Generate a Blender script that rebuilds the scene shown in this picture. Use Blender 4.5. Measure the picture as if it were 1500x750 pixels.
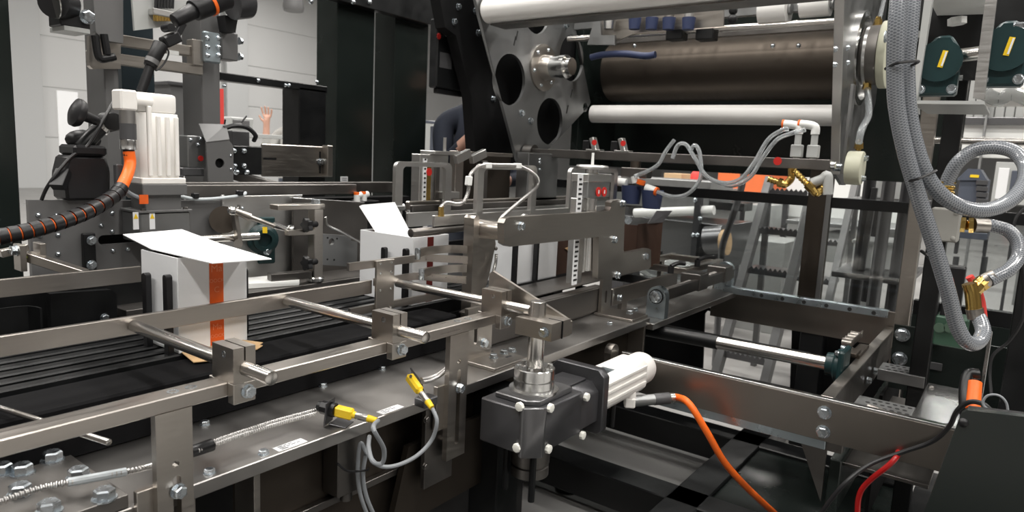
import bpy, bmesh, math, random
from mathutils import Vector, Matrix
random.seed(7)
SC = bpy.context.scene
COL = SC.collection
for o in list(bpy.data.objects): bpy.data.objects.remove(o)

# ---------------------------------------------------------------- camera
# machine axes: X along the carton conveyor, Y across it, Z up; metres
RIGHT = Vector((0.597, -0.801, 0.047)); DOWN = Vector((-0.088, -0.123, -0.989)); FWD = Vector((0.798, 0.586, -0.143))
V1 = Vector((750.0, -110.0, 1002.0)).normalized(); V2 = Vector((-1370.0, -210.0, 1002.0))
V2 = (V2 - V1 * V1.dot(V2)).normalized(); V3 = V1.cross(V2)
RIGHT = Vector((V1.x, V2.x, V3.x)); DOWN = Vector((V1.y, V2.y, V3.y)); FWD = Vector((V1.z, V2.z, V3.z))
EYE = Vector((0, 0, 1.32)); FOC = 1002.0
cam = bpy.data.cameras.new('camera'); camo = bpy.data.objects.new('camera', cam); COL.objects.link(camo)
cam.sensor_width = 36; cam.lens = 36 * FOC / 1500; cam.clip_start = 0.02; cam.clip_end = 200
camo.matrix_world = Matrix(((RIGHT.x, -DOWN.x, -FWD.x, EYE.x), (RIGHT.y, -DOWN.y, -FWD.y, EYE.y), (RIGHT.z, -DOWN.z, -FWD.z, EYE.z), (0, 0, 0, 1)))
cam.dof.use_dof = True; cam.dof.focus_distance = 1.45; cam.dof.aperture_fstop = 7.0
SC.camera = camo
def at(px, py, x=None, y=None, z=None, d=None):
    """survey point: where the line of sight through a photo pixel meets a known plane of the machine"""
    w = RIGHT * ((px - 750) / FOC) + DOWN * ((py - 375) / FOC) + FWD
    t = d if d is not None else (x - EYE.x) / w.x if x is not None else (y - EYE.y) / w.y if y is not None else (z - EYE.z) / w.z
    return EYE + w * t

# ---------------------------------------------------------------- world, exposure
wd = bpy.data.worlds.new('hall_air'); SC.world = wd; wd.use_nodes = True
wd.node_tree.nodes['Background'].inputs[0].default_value = (0.9, 0.95, 1.0, 1)
wd.node_tree.nodes['Background'].inputs[1].default_value = 0.03
SC.view_settings.view_transform = 'Standard'; SC.view_settings.look = 'None'
SC.view_settings.exposure = 0.0; SC.view_settings.gamma = 1.0; SC.view_settings.use_curve_mapping = False

# ---------------------------------------------------------------- ceiling luminaires, out of view; camera-side and far-wall ones added to brighten those faces
LAMPS = [(-2.4, -1.6), (-2.4, 2.0), (-2.4, 6.0), (1.0, -1.6), (1.0, 2.4), (1.0, 6.0), (5.0, -1.6), (5.0, 2.4), (5.6, 6.0), (-2.4, -5.2), (1.0, -5.2), (5.0, -5.2), (10, 1.2), (10, 6.0), (1.4, 12), (7, 12), (12, 12), (16, 3), (16, -4), (10, -5), (-4, 12), (22, 0), (12, 16)]
LAMP_Z = 6.4; LAMP_W = 165
for i, (lx, ly) in enumerate(LAMPS):
    ld = bpy.data.lights.new('luminaire_light', 'AREA'); ld.shape = 'RECTANGLE'; ld.size = 0.45; ld.size_y = 2.6
    ld.energy = LAMP_W; ld.color = (1.0, 0.965, 0.92)
    lo = bpy.data.objects.new('luminaire_light', ld); COL.objects.link(lo); lo.location = (lx, ly, LAMP_Z - 0.06)

# ---------------------------------------------------------------- materials
MATS = {}
def mat(name, col, rough=0.5, metal=0.0, noise=0.0, nscale=30.0, stretch=None, bump=0.0, rvar=0.0, coat=0.0, trans=0.0, spec=0.5, emit=None, alpha=None, ior=1.45):
    m = bpy.data.materials.new(name); m.use_nodes = True; N = m.node_tree.nodes; L = m.node_tree.links
    b = N['Principled BSDF']; b.inputs['Base Color'].default_value = (*col, 1); b.inputs['Roughness'].default_value = rough
    b.inputs['Metallic'].default_value = metal; b.inputs['Specular IOR Level'].default_value = spec; b.inputs['IOR'].default_value = ior
    b.inputs['Coat Weight'].default_value = coat; b.inputs['Transmission Weight'].default_value = trans
    if emit: b.inputs['Emission Color'].default_value = (*emit[0], 1); b.inputs['Emission Strength'].default_value = emit[1]
    if alpha is not None: b.inputs['Alpha'].default_value = alpha
    if noise or bump or rvar:
        tc = N.new('ShaderNodeTexCoord'); mp = N.new('ShaderNodeMapping'); nz = N.new('ShaderNodeTexNoise')
        L.new(tc.outputs['Object'], mp.inputs['Vector']); L.new(mp.outputs['Vector'], nz.inputs['Vector'])
        mp.inputs['Scale'].default_value = stretch or (1, 1, 1)
        nz.inputs['Scale'].default_value = nscale; nz.inputs['Detail'].default_value = 4
        if noise:
            mx = N.new('ShaderNodeMix'); mx.data_type = 'RGBA'
            mx.inputs['A'].default_value = (*[c * (1 - noise) for c in col], 1); mx.inputs['B'].default_value = (*[min(1, c * (1 + noise)) for c in col], 1)
            L.new(nz.outputs['Fac'], mx.inputs['Factor']); L.new(mx.outputs['Result'], b.inputs['Base Color'])
        if rvar:
            mr = N.new('ShaderNodeMapRange'); mr.inputs['From Min'].default_value = 0.3; mr.inputs['From Max'].default_value = 0.7
            mr.inputs['To Min'].default_value = max(0.02, rough - rvar); mr.inputs['To Max'].default_value = min(1, rough + rvar)
            L.new(nz.outputs['Fac'], mr.inputs['Value']); L.new(mr.outputs['Result'], b.inputs['Roughness'])
        if bump:
            bp = N.new('ShaderNodeBump'); bp.inputs['Strength'].default_value = bump; bp.inputs['Distance'].default_value = 0.002
            L.new(nz.outputs['Fac'], bp.inputs['Height']); L.new(bp.outputs['Normal'], b.inputs['Normal'])
    MATS[name] = m; return m
mat('steel', (0.44, 0.41, 0.375), 0.34, 1, 0.08, 9, (1, 1, 14), rvar=0.06)
mat('steel_x', (0.42, 0.39, 0.36), 0.33, 1, 0.07, 8, (1, 20, 20), rvar=0.06)
mat('steel_dark', (0.185, 0.175, 0.165), 0.42, 1, 0.2, 7, rvar=0.1)
mat('steel_brown', (0.085, 0.072, 0.06), 0.52, 1, 0.15, 5, (1, 8, 1), rvar=0.08)
mat('rod_steel', (0.62, 0.60, 0.57), 0.25, 1)
mat('bright_steel', (0.68, 0.68, 0.67), 0.22, 1, 0.06, 10, rvar=0.06)
mat('zinc', (0.60, 0.65, 0.69), 0.26, 1, 0.15, 60, rvar=0.08)
mat('galvanised', (0.46, 0.53, 0.57), 0.33, 1, 0.12, 25, rvar=0.1)
mat('aluminium', (0.60, 0.595, 0.58), 0.38, 1, 0.05, 20, (1, 1, 10), rvar=0.06)
mat('alu_grey', (0.33, 0.335, 0.335), 0.45, 1, 0.06, 20, rvar=0.06)
mat('table_steel', (0.43, 0.415, 0.40), 0.38, 1, 0.12, 5, rvar=0.08)
mat('gun_grey', (0.085, 0.085, 0.09), 0.33, 0.6, 0.06, 30, rvar=0.05)
mat('gun_edge', (0.18, 0.18, 0.185), 0.30, 0.8)
mat('black_paint', (0.006, 0.0065, 0.007), 0.36, 0, 0.2, 12, rvar=0.08)
mat('black_matte', (0.004, 0.004, 0.0045), 0.7, 0, spec=0.25)
mat('black_plastic', (0.008, 0.008, 0.009), 0.4, 0, bump=0.1, nscale=200)
mat('belt_black', (0.0035, 0.0035, 0.004), 0.75, 0, bump=0.15, nscale=150, spec=0.12)
mat('green_black', (0.011, 0.015, 0.0135), 0.24, 0, 0.15, 6, rvar=0.05)
mat('navy_paint', (0.02, 0.03, 0.036), 0.3)
mat('grey_paint', (0.075, 0.075, 0.078), 0.4, 0.2, 0.05, 30)
mat('mid_grey_paint', (0.15, 0.15, 0.15), 0.42, 0.3, 0.06, 12)
mat('light_grey_paint', (0.42, 0.43, 0.42), 0.45)
mat('junction_grey', (0.34, 0.335, 0.31), 0.5)
mat('motor_white', (0.82, 0.80, 0.765), 0.42)
mat('plastic_white', (0.78, 0.79, 0.77), 0.45)
mat('nylon', (0.80, 0.80, 0.74), 0.4)
mat('poly_ivory', (0.60, 0.60, 0.47), 0.45)
mat('carton_white', (0.80, 0.815, 0.83), 0.55, 0, 0.01, 40)
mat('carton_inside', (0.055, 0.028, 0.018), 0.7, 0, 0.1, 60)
mat('kraft', (0.50, 0.33, 0.17), 0.75, 0, 0.08, 80)
mat('print_orange', (0.72, 0.11, 0.012), 0.5, 0, 0.15, 40)
mat('print_red', (0.55, 0.02, 0.015), 0.5)
mat('print_shaded', (0.14, 0.016, 0.012), 0.5)  # stripe print with its shadow put into the colour
mat('port_green', (0.06, 0.10, 0.07), 0.5)
mat('print_pale', (0.80, 0.25, 0.12), 0.55)
mat('print_dark', (0.02, 0.02, 0.02), 0.6)
mat('print_grey', (0.16, 0.16, 0.17), 0.6)
mat('sticker', (0.78, 0.79, 0.80), 0.5)
mat('orange_cable', (0.86, 0.145, 0.012), 0.45, bump=0.2, nscale=180)
mat('yellow', (0.83, 0.56, 0.02), 0.4)
mat('hi_vis', (0.45, 0.62, 0.03), 0.6)
mat('grey_cable', (0.23, 0.245, 0.26), 0.5)
mat('light_cable', (0.48, 0.52, 0.54), 0.45)
mat('black_cable', (0.012, 0.012, 0.013), 0.4)
mat('red_hose', (0.30, 0.008, 0.008), 0.3)
mat('brass', (0.62, 0.42, 0.13), 0.25, 1, 0.1, 40)
mat('conduit_steel', (0.46, 0.45, 0.44), 0.35, 1)
mat('bearing_green', (0.012, 0.035, 0.037), 0.35, 0, 0.15, 40)
mat('valve_green', (0.03, 0.07, 0.045), 0.4)
mat('clear_tube', (0.80, 0.84, 0.86), 0.12, 0, trans=0.75, ior=1.3)
mat('glove_blue', (0.03, 0.042, 0.10), 0.5)
mat('beam_shaded', (0.27, 0.245, 0.22), 0.36, 1, 0.1, 6, (6, 1, 1), rvar=0.06)  # steel with the dark surroundings it mirrors put into the colour
mat('web_white', (0.90, 0.89, 0.865), 0.42, 0, bump=0.3, nscale=9, stretch=(1, 0.4, 1))
mat('film_clear', (0.85, 0.88, 0.88), 0.08, 0, trans=0.9, ior=1.2)
mat('skin', (0.62, 0.36, 0.27), 0.5, 0, 0.06, 60)
mat('shirt_navy', (0.022, 0.027, 0.042), 0.85, 0, 0.15, 90)
mat('shirt_grey', (0.42, 0.42, 0.40), 0.85)
mat('hair_dark', (0.03, 0.02, 0.015), 0.6)
mat('wall_white', (0.80, 0.805, 0.80), 0.7, 0, 0.02, 1.5)
mat('wall_dark', (0.22, 0.205, 0.19), 0.7, 0, 0.05, 1.0)  # for the unseen walls behind the camera, toned dark to cut bounce light
mat('wall_trim', (0.66, 0.67, 0.67), 0.6)
mat('ceiling_dimmed', (0.30, 0.30, 0.295), 0.8)  # unseen ceiling, greyed down to cut its bounce light
mat('concrete', (0.36, 0.355, 0.345), 0.38, 0, 0.16, 1.3, rvar=0.12)
mat('lamp_body', (0.7, 0.7, 0.7), 0.4)
mat('orange_film', (0.85, 0.20, 0.07), 0.35, 0, 0.1, 8)
mat('tan_card', (0.62, 0.43, 0.25), 0.7)
mat('blue_case', (0.06, 0.10, 0.22), 0.5)
mat('slate_blue', (0.075, 0.085, 0.11), 0.4, 0, 0.08, 8)
mat('red_sign', (0.70, 0.06, 0.05), 0.5)
mat('spool_cream', (0.66, 0.66, 0.58), 0.4)
# braided hose: diamond weave of threads laid along the tube's own coordinates
def hose_mat(name, base, thread, nu, nv):
    m = mat(name, base, 0.22, 0, coat=0.5); N = m.node_tree.nodes; L = m.node_tree.links; b = N['Principled BSDF']
    uv = N.new('ShaderNodeUVMap'); uv.uv_map = 'UVMap'; sep = N.new('ShaderNodeSeparateXYZ'); L.new(uv.outputs['UV'], sep.inputs[0])
    outs = []
    for sgn in (1, -1):
        a = N.new('ShaderNodeMath'); a.operation = 'MULTIPLY'; a.inputs[1].default_value = nu; L.new(sep.outputs['X'], a.inputs[0])
        c = N.new('ShaderNodeMath'); c.operation = 'MULTIPLY'; c.inputs[1].default_value = nv * sgn; L.new(sep.outputs['Y'], c.inputs[0])
        s = N.new('ShaderNodeMath'); s.operation = 'ADD'; L.new(a.outputs[0], s.inputs[0]); L.new(c.outputs[0], s.inputs[1])
        f = N.new('ShaderNodeMath'); f.operation = 'FRACT'; L.new(s.outputs[0], f.inputs[0])
        g = N.new('ShaderNodeMath'); g.operation = 'GREATER_THAN'; g.inputs[1].default_value = 0.68; L.new(f.outputs[0], g.inputs[0]); outs.append(g)
    mx = N.new('ShaderNodeMath'); mx.operation = 'MAXIMUM'; L.new(outs[0].outputs[0], mx.inputs[0]); L.new(outs[1].outputs[0], mx.inputs[1])
    mi = N.new('ShaderNodeMix'); mi.data_type = 'RGBA'; mi.inputs['A'].default_value = (*base, 1); mi.inputs['B'].default_value = (*thread, 1)
    L.new(mx.outputs[0], mi.inputs['Factor']); L.new(mi.outputs['Result'], b.inputs['Base Color'])
    bp = N.new('ShaderNodeBump'); bp.inputs['Strength'].default_value = 0.35; bp.inputs['Distance'].default_value = 0.001
    L.new(mx.outputs[0], bp.inputs['Height']); L.new(bp.outputs['Normal'], b.inputs['Normal'])
hose_mat('braided_hose', (0.115, 0.125, 0.14), (0.25, 0.265, 0.285), 170, 8)
def pane_mat(name, tint, rough, mixf):
    m = bpy.data.materials.new(name); m.use_nodes = True; N = m.node_tree.nodes; L = m.node_tree.links; N.clear()
    out = N.new('ShaderNodeOutputMaterial'); t = N.new('ShaderNodeBsdfTransparent'); t.inputs[0].default_value = (*tint, 1)
    g = N.new('ShaderNodeBsdfGlossy'); g.inputs['Roughness'].default_value = rough; lw = N.new('ShaderNodeLayerWeight'); lw.inputs[0].default_value = 0.25
    ad = N.new('ShaderNodeMath'); ad.operation = 'MULTIPLY_ADD'; ad.inputs[1].default_value = 0.6; ad.inputs[2].default_value = mixf
    L.new(lw.outputs['Fresnel'], ad.inputs[0]); ad.use_clamp = True
    mx = N.new('ShaderNodeMixShader'); L.new(ad.outputs[0], mx.inputs[0]); L.new(t.outputs[0], mx.inputs[1]); L.new(g.outputs[0], mx.inputs[2]); L.new(mx.outputs[0], out.inputs[0])
    MATS[name] = m
pane_mat('guard_pane', (0.86, 0.88, 0.88), 0.06, 0.05)

# ---------------------------------------------------------------- mesh builder
def axis_vec(a):
    if isinstance(a, str):
        s = -1 if a[0] == '-' else 1
        return Vector({'x': (1, 0, 0), 'y': (0, 1, 0), 'z': (0, 0, 1)}[a[-1]]) * s
    return Vector(a).normalized()
def catmull(pts, n=8):
    P = [Vector(p) for p in pts]
    if len(P) < 3: return P
    out = []; E = [P[0] * 2 - P[1]] + P + [P[-1] * 2 - P[-2]]
    for i in range(1, len(E) - 2):
        a, b, c, d = E[i - 1:i + 3]
        for k in range(n):
            t = k / n
            out.append(0.5 * ((2 * b) + (c - a) * t + (2 * a - 5 * b + 4 * c - d) * t * t + (3 * b - a - 3 * c + d) * t ** 3))
    out.append(P[-1]); return out
class MB:
    def __init__(s): s.b = bmesh.new(); s.uv = s.b.loops.layers.uv.new('UVMap')
    def _bev(s, verts, bev, seg=1):
        if bev <= 0: return
        es = {e for v in verts for e in v.link_edges}
        bmesh.ops.bevel(s.b, geom=list(es), offset=bev, segments=seg, affect='EDGES', profile=0.5)
    def box(s, x0, x1, y0, y1, z0, z1, bev=0.0012, seg=1):
        if x0 > x1: x0, x1 = x1, x0
        if y0 > y1: y0, y1 = y1, y0
        if z0 > z1: z0, z1 = z1, z0
        bev = min(bev, 0.3 * min(x1 - x0, y1 - y0, z1 - z0))
        r = bmesh.ops.create_cube(s.b, size=1, matrix=Matrix.Translation(((x0 + x1) / 2, (y0 + y1) / 2, (z0 + z1) / 2)) @ Matrix.Diagonal((x1 - x0, y1 - y0, z1 - z0, 1)))
        s._bev(r['verts'], bev, seg); return s
    def obox(s, c, size, fwd=(1, 0, 0), up=(0, 0, 1), bev=0.0012, seg=1):
        f = Vector(fwd).normalized(); u = Vector(up); u = (u - f * f.dot(u)).normalized(); w = u.cross(f)
        R = Matrix(((f.x, w.x, u.x, c[0]), (f.y, w.y, u.y, c[1]), (f.z, w.z, u.z, c[2]), (0, 0, 0, 1)))
        r = bmesh.ops.create_cube(s.b, size=1, matrix=R @ Matrix.Diagonal((*size, 1)))
        s._bev(r['verts'], min(bev, 0.3 * min(size)), seg); return s
    def beam(s, p0, p1, w, h, up=(0, 0, 1), bev=0.0012):
        p0 = Vector(p0); p1 = Vector(p1); return s.obox((p0 + p1) / 2, ((p1 - p0).length, w, h), p1 - p0, up, bev)
    def prism(s, pts, axis, a0, a1, holes=(), bev=0.0):
        def P(u, v, a): return Vector((u, a, v)) if axis == 'y' else Vector((a, u, v)) if axis == 'x' else Vector((u, v, a))
        loops = [pts] + list(holes); edges = []; allv = []
        for lp in loops:
            vs = [s.b.verts.new(P(u, v, a0)) for u, v in lp]; allv += vs
            edges += [s.b.edges.new((vs[i], vs[(i + 1) % len(vs)])) for i in range(len(vs))]
        if holes:
            fs = [g for g in bmesh.ops.triangle_fill(s.b, use_beauty=True, use_dissolve=False, edges=edges)['geom'] if isinstance(g, bmesh.types.BMFace)]
        else: fs = [s.b.faces.new(allv)]
        ex = bmesh.ops.extrude_face_region(s.b, geom=fs)
        nv = [g for g in ex['geom'] if isinstance(g, bmesh.types.BMVert)]
        bmesh.ops.translate(s.b, verts=nv, vec=P(0, 0, a1 - a0) if True else None)
        fa = {f for v in allv + nv for f in v.link_faces}
        bmesh.ops.recalc_face_normals(s.b, faces=list(fa))
        if bev and not holes: s._bev(allv + nv, bev)
        return s
    def cyl(s, p0, p1, r, r1=None, seg=24, bev=0.0):
        p0 = Vector(p0); p1 = Vector(p1); d = p1 - p0; q = Vector((0, 0, 1)).rotation_difference(d.normalized()).to_matrix().to_4x4()
        k = bmesh.ops.create_cone(s.b, cap_ends=True, segments=seg, radius1=r, radius2=r if r1 is None else r1, depth=d.length, matrix=Matrix.Translation((p0 + p1) / 2) @ q)
        if bev:
            es = {e for v in k['verts'] for e in v.link_edges if any(len(f.verts) > 4 for f in e.link_faces)}
            bmesh.ops.bevel(s.b, geom=list(es), offset=bev, segments=2, affect='EDGES', profile=0.5)
        return s
    def hexa(s, p, axis, af, h, washer=True):
        a = axis_vec(axis); p = Vector(p)
        if washer: s.cyl(p, p + a * h * 0.16, af * 0.68, seg=20); 
        s.cyl(p + a * h * 0.1, p + a * h * 0.86, af * 0.577, seg=6); s.cyl(p + a * h * 0.86, p + a * h, af * 0.577, af * 0.46, seg=6)
        return s
    def lathe(s, prof, o, axis='z', seg=28):
        a = axis_vec(axis); q = Vector((0, 0, 1)).rotation_difference(a).to_matrix(); o = Vector(o); rings = []
        for r, h in prof:
            if r < 1e-6: rings.append([s.b.verts.new(o + q @ Vector((0, 0, h)))])
            else: rings.append([s.b.verts.new(o + q @ Vector((r * math.cos(t * 2 * math.pi / seg), r * math.sin(t * 2 * math.pi / seg), h))) for t in range(seg)])
        for A, B in zip(rings, rings[1:]):
            for i in range(seg):
                j = (i + 1) % seg
                if len(A) == 1 and len(B) == 1: continue
                if len(A) == 1: s.b.faces.new((A[0], B[j], B[i]))
                elif len(B) == 1: s.b.faces.new((A[i], A[j], B[0]))
                else: s.b.faces.new((A[i], A[j], B[j], B[i]))
        for R, fl in ((rings[0], True), (rings[-1], False)):
            if len(R) > 1: s.b.faces.new(R[::-1] if fl else R)
        return s
    def tube(s, pts, r, seg=10, n=8, smooth=True, radii=None, vper=None):
        P = catmull(pts, n) if smooth else [Vector(p) for p in pts]
        N = len(P); T = [(P[min(i + 1, N - 1)] - P[max(i - 1, 0)]).normalized() for i in range(N)]
        up = Vector((0, 0, 1)) if abs(T[0].z) < 0.9 else Vector((1, 0, 0)); nrm = (up - T[0] * T[0].dot(up)).normalized(); rings = []; dist = [0.0]
        for i in range(N):
            if i: nrm = (nrm - T[i] * T[i].dot(nrm)).normalized(); dist.append(dist[-1] + (P[i] - P[i - 1]).length)
            bi = T[i].cross(nrm); rr = radii(dist[i]) if callable(radii) else radii[i] if radii else r
            rings.append([s.b.verts.new(P[i] + (nrm * math.cos(k * 2 * math.pi / seg) + bi * math.sin(k * 2 * math.pi / seg)) * rr) for k in range(seg)])
        for i in range(N - 1):
            for k in range(seg):
                j = (k + 1) % seg; f = s.b.faces.new((rings[i][k], rings[i + 1][k], rings[i + 1][j], rings[i][j]))
                for lp, (u, v) in zip(f.loops, ((dist[i], k), (dist[i + 1], k), (dist[i + 1], k + 1), (dist[i], k + 1))): lp[s.uv].uv = (u, v / seg)
        s.b.faces.new(rings[0]); s.b.faces.new(rings[-1][::-1]); return s
    def ribbed(s, pts, r, pitch=0.006, depth=0.18, seg=10):
        P = catmull(pts, 10); L = sum((b - a).length for a, b in zip(P, P[1:])); n = max(8, int(L / pitch * 4)); acc = [0.0]
        for a, b in zip(P, P[1:]): acc.append(acc[-1] + (b - a).length)
        out = []; k = 0
        for i in range(n + 1):
            d = L * i / n
            while k < len(P) - 2 and acc[k + 1] < d: k += 1
            t = (d - acc[k]) / max(1e-9, acc[k + 1] - acc[k]); out.append(P[k].lerp(P[k + 1], t))
        return s.tube(out, r, seg, smooth=False, radii=[r * (1 if i % 4 in (0, 1) else 1 - depth) for i in range(n + 1)])
    def strip(s, pts, h, t, z0):
        """flat bar on edge following a plan path"""
        P = [Vector((p[0], p[1], 0)) for p in pts]; N = len(P); rings = []
        for i in range(N):
            T = (P[min(i + 1, N - 1)] - P[max(i - 1, 0)]).normalized(); nn = Vector((-T.y, T.x, 0)) * t / 2
            rings.append([s.b.verts.new(P[i] + nn * sg + Vector((0, 0, z0 + dz))) for sg, dz in ((1, 0), (-1, 0), (-1, h), (1, h))])
        for A, B in zip(rings, rings[1:]):
            for k in range(4): s.b.faces.new((A[k], A[(k + 1) % 4], B[(k + 1) % 4], B[k]))
        s.b.faces.new(rings[0][::-1]); s.b.faces.new(rings[-1]); return s
    def ball(s, c, r, sc=(1, 1, 1), seg=16):
        bmesh.ops.create_uvsphere(s.b, u_segments=seg, v_segments=seg // 2, radius=r, matrix=Matrix.Translation(c) @ Matrix.Diagonal((*sc, 1))); return s
    def quad(s, pts, t=0.0006):
        """thin sheet of real thickness through four (or more) points"""
        P = [Vector(p) for p in pts]; n = (P[1] - P[0]).cross(P[2] - P[0]).normalized() * t
        A = [s.b.verts.new(p) for p in P]; B = [s.b.verts.new(p + n) for p in P]; m = len(P)
        s.b.faces.new(A[::-1]); s.b.faces.new(B)
        for i in range(m): s.b.faces.new((A[i], A[(i + 1) % m], B[(i + 1) % m], B[i]))
        return s
    def mesh(s, name, off, ang=35):
        if off is not None: bmesh.ops.translate(s.b, verts=s.b.verts[:], vec=-Vector(off))
        bmesh.ops.recalc_face_normals(s.b, faces=s.b.faces[:])
        me = bpy.data.meshes.new(name); s.b.to_mesh(me); s.b.free(); me.shade_smooth(); me.set_sharp_from_angle(angle=math.radians(ang)); return me
ORG = {}
def thing(name, label, cat, loc, group=None):
    o = bpy.data.objects.new(name, None); COL.objects.link(o); o.location = loc; o.empty_display_size = 0.05
    o['label'] = label; o['category'] = cat
    if group: o['group'] = group
    ORG[o.name] = Vector(loc); return o
def part(name, mb, m, parent, label=None, kind=None, ang=35):
    og = ORG[parent.name]; o = bpy.data.objects.new(name, mb.mesh(name, og, ang)); COL.objects.link(o); o.parent = parent
    o.data.materials.append(MATS[m]); ORG[o.name] = og
    if label: o['label'] = label
    if kind: o['kind'] = kind
    return o
def solo(name, mb, m, label, cat, group=None, kind=None, ang=35):
    co = [v.co for v in mb.b.verts]; lo = [min(c[i] for c in co) for i in range(3)]; hi = [max(c[i] for c in co) for i in range(3)]
    loc = Vector(((lo[0] + hi[0]) / 2, (lo[1] + hi[1]) / 2, lo[2])); o = bpy.data.objects.new(name, mb.mesh(name, loc, ang)); COL.objects.link(o); o.location = loc
    o.data.materials.append(MATS[m]); o['label'] = label; o['category'] = cat; ORG[o.name] = loc
    if group: o['group'] = group
    if kind: o['kind'] = kind
    return o
def struct(name, mb, m, parent=None):
    o = bpy.data.objects.new(name, mb.mesh(name, None)); COL.objects.link(o); o.data.materials.append(MATS[m]); ORG[o.name] = Vector((0, 0, 0))
    if parent: o.parent = parent
    else: o['kind'] = 'structure'
    return o
BOLT = {}
def bolt(parent, loc, axis, af=0.013, h=None, m='zinc', name='bolt', style='hex'):
    key = (axis if isinstance(axis, str) else tuple(axis), af, m, style, h)
    if key not in BOLT:
        k = MB(); hh = h or af * 0.6
        if style == 'hex': k.hexa((0, 0, 0), axis, af, hh)
        elif style == 'dome': k.lathe([(af * .5, 0), (af * .5, hh * .3), (af * .36, hh * .75), (af * .15, hh), (0, hh * 1.02)], (0, 0, 0), axis, 14)
        else:  # socket screw in a counterbore
            k.lathe([(af * .5, 0), (af * .5, hh), (af * .28, hh), (af * .26, hh * .3), (0, hh * .3)], (0, 0, 0), axis, 18)
        BOLT[key] = k.mesh('bolt', None); BOLT[key].materials.append(MATS[m])
    o = bpy.data.objects.new(name, BOLT[key]); COL.objects.link(o); o.parent = parent; o.location = Vector(loc) - ORG[parent.name]; return o
def dup(root, delta, label=None, group=None):
    r = root.copy(); COL.objects.link(r); r.location = root.location + Vector(delta); ORG[r.name] = ORG[root.name] + Vector(delta)
    if label: r['label'] = label
    if group: r['group'] = group
    for ch in list(root.children):
        c = ch.copy(); COL.objects.link(c); c.parent = r; ORG[c.name] = ORG[r.name]
        for g in ch.children:
            d = g.copy(); COL.objects.link(d); d.parent = c; ORG[d.name] = ORG[r.name]
    return r
def circ(cx, cy, r, n=24, sx=1, sy=1): return [(cx + r * sx * math.cos(2 * math.pi * i / n), cy + r * sy * math.sin(2 * math.pi * i / n)) for i in range(n)]
def rrect(x0, x1, y0, y1, r, n=4):
    out = []
    for cx, cy, a in ((x1 - r, y1 - r, 0), (x0 + r, y1 - r, 90), (x0 + r, y0 + r, 180), (x1 - r, y0 + r, 270)):
        out += [(cx + r * math.cos(math.radians(a + 90 * i / n)), cy + r * math.sin(math.radians(a + 90 * i / n))) for i in range(n + 1)]
    return out

# ================================================================ the hall
struct('floor', MB().box(-9, 44, -12, 20.2, -0.2, 0, 0), 'concrete')
wl = struct('wall_left', MB().box(-9, 44, 20, 20.2, 0, 7.6, 0), 'wall_white')
for k in range(6):   # horizontal panel joints of the far wall
    struct('panel_band', MB().box(-9, 44, 19.965, 20.0, 0.02 + 1.25 * k, 1.22 + 1.25 * k, 0.006), 'wall_white', wl)
for k, x in enumerate((6.3, 11.9, 17.5, 23.1)):
    struct('trim_%d' % (k + 1), MB().box(x, x + 0.5, 19.7, 19.96, 0, 7.5, 0.01).box(x - 0.1, x + 0.6, 19.64, 19.7, 0, 7.5, 0.005), 'wall_trim')
struct('wall_back', MB().box(44, 44.2, -12, 20.2, 0, 7.6, 0), 'wall_white')
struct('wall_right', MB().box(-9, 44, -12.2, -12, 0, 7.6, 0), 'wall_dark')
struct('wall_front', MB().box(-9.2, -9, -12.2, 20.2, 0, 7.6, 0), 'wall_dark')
struct('ceiling', MB().box(-9, 44, -12, 20.2, 7.6, 7.8, 0), 'ceiling_dimmed')
for i, (lx, ly) in enumerate(LAMPS):
    o = thing('ceiling_light', 'long linear luminaire hung from the hall ceiling', 'light', (lx, ly, LAMP_Z), 'luminaires on the hall ceiling')
    part('housing', MB().box(lx - 0.26, lx + 0.26, ly - 1.35, ly + 1.35, LAMP_Z, LAMP_Z + 0.09, 0.01), 'lamp_body', o)
    for s in (-1, 1): part('hanger', MB().cyl((lx, ly + s, LAMP_Z + 0.09), (lx, ly + s, 7.6), 0.012, seg=8), 'lamp_body', o)

# ================================================================ foreground guide of the carton track
YR0, YR1, ZR = 0.928, 0.966, 0.962
g = thing('guide_rail', 'stainless flat guide rail on slotted legs, nearest the camera at lower left', 'rail', (0.6, 0.95, 0.72))
part('bar', MB().box(-0.05, 1.243, YR0, YR1, ZR - 0.022, ZR, 0.0015), 'steel_x', g)
for bx_ in (0.478, 0.505, 1.10, 1.135): bolt(g, (bx_, 0.947, ZR - 0.004), 'z', 0.017, 0.0045, style='sock', name='countersunk_screw')
def slotted_leg(x0, x1, zb, zs):
    xm = (x0 + x1) / 2; sl = rrect(xm - 0.004, xm + 0.008, zb + 0.03, zs, 0.0055)
    hl = circ(xm + 0.001, zs + 0.018, 0.0055, 14)
    lg = part('leg', MB().prism([(x0, zb), (x1, zb), (x1, ZR - 0.022), (x0, ZR - 0.022)], 'y', YR0, YR0 + 0.013, holes=[sl, hl]), 'steel', g)
    bolt(lg, (xm + 0.002, YR0 - 0.001, 0.819), '-y', 0.017, 0.012)
    part('mount_block', MB().box(x0 - 0.022, x0 + 0.03, YR0 + 0.013, 0.952, 0.73, 0.83, 0.001), 'steel', g)
slotted_leg(0.443, 0.496, 0.70, 0.842); slotted_leg(1.058, 1.118, 0.66, 0.86)

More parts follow.
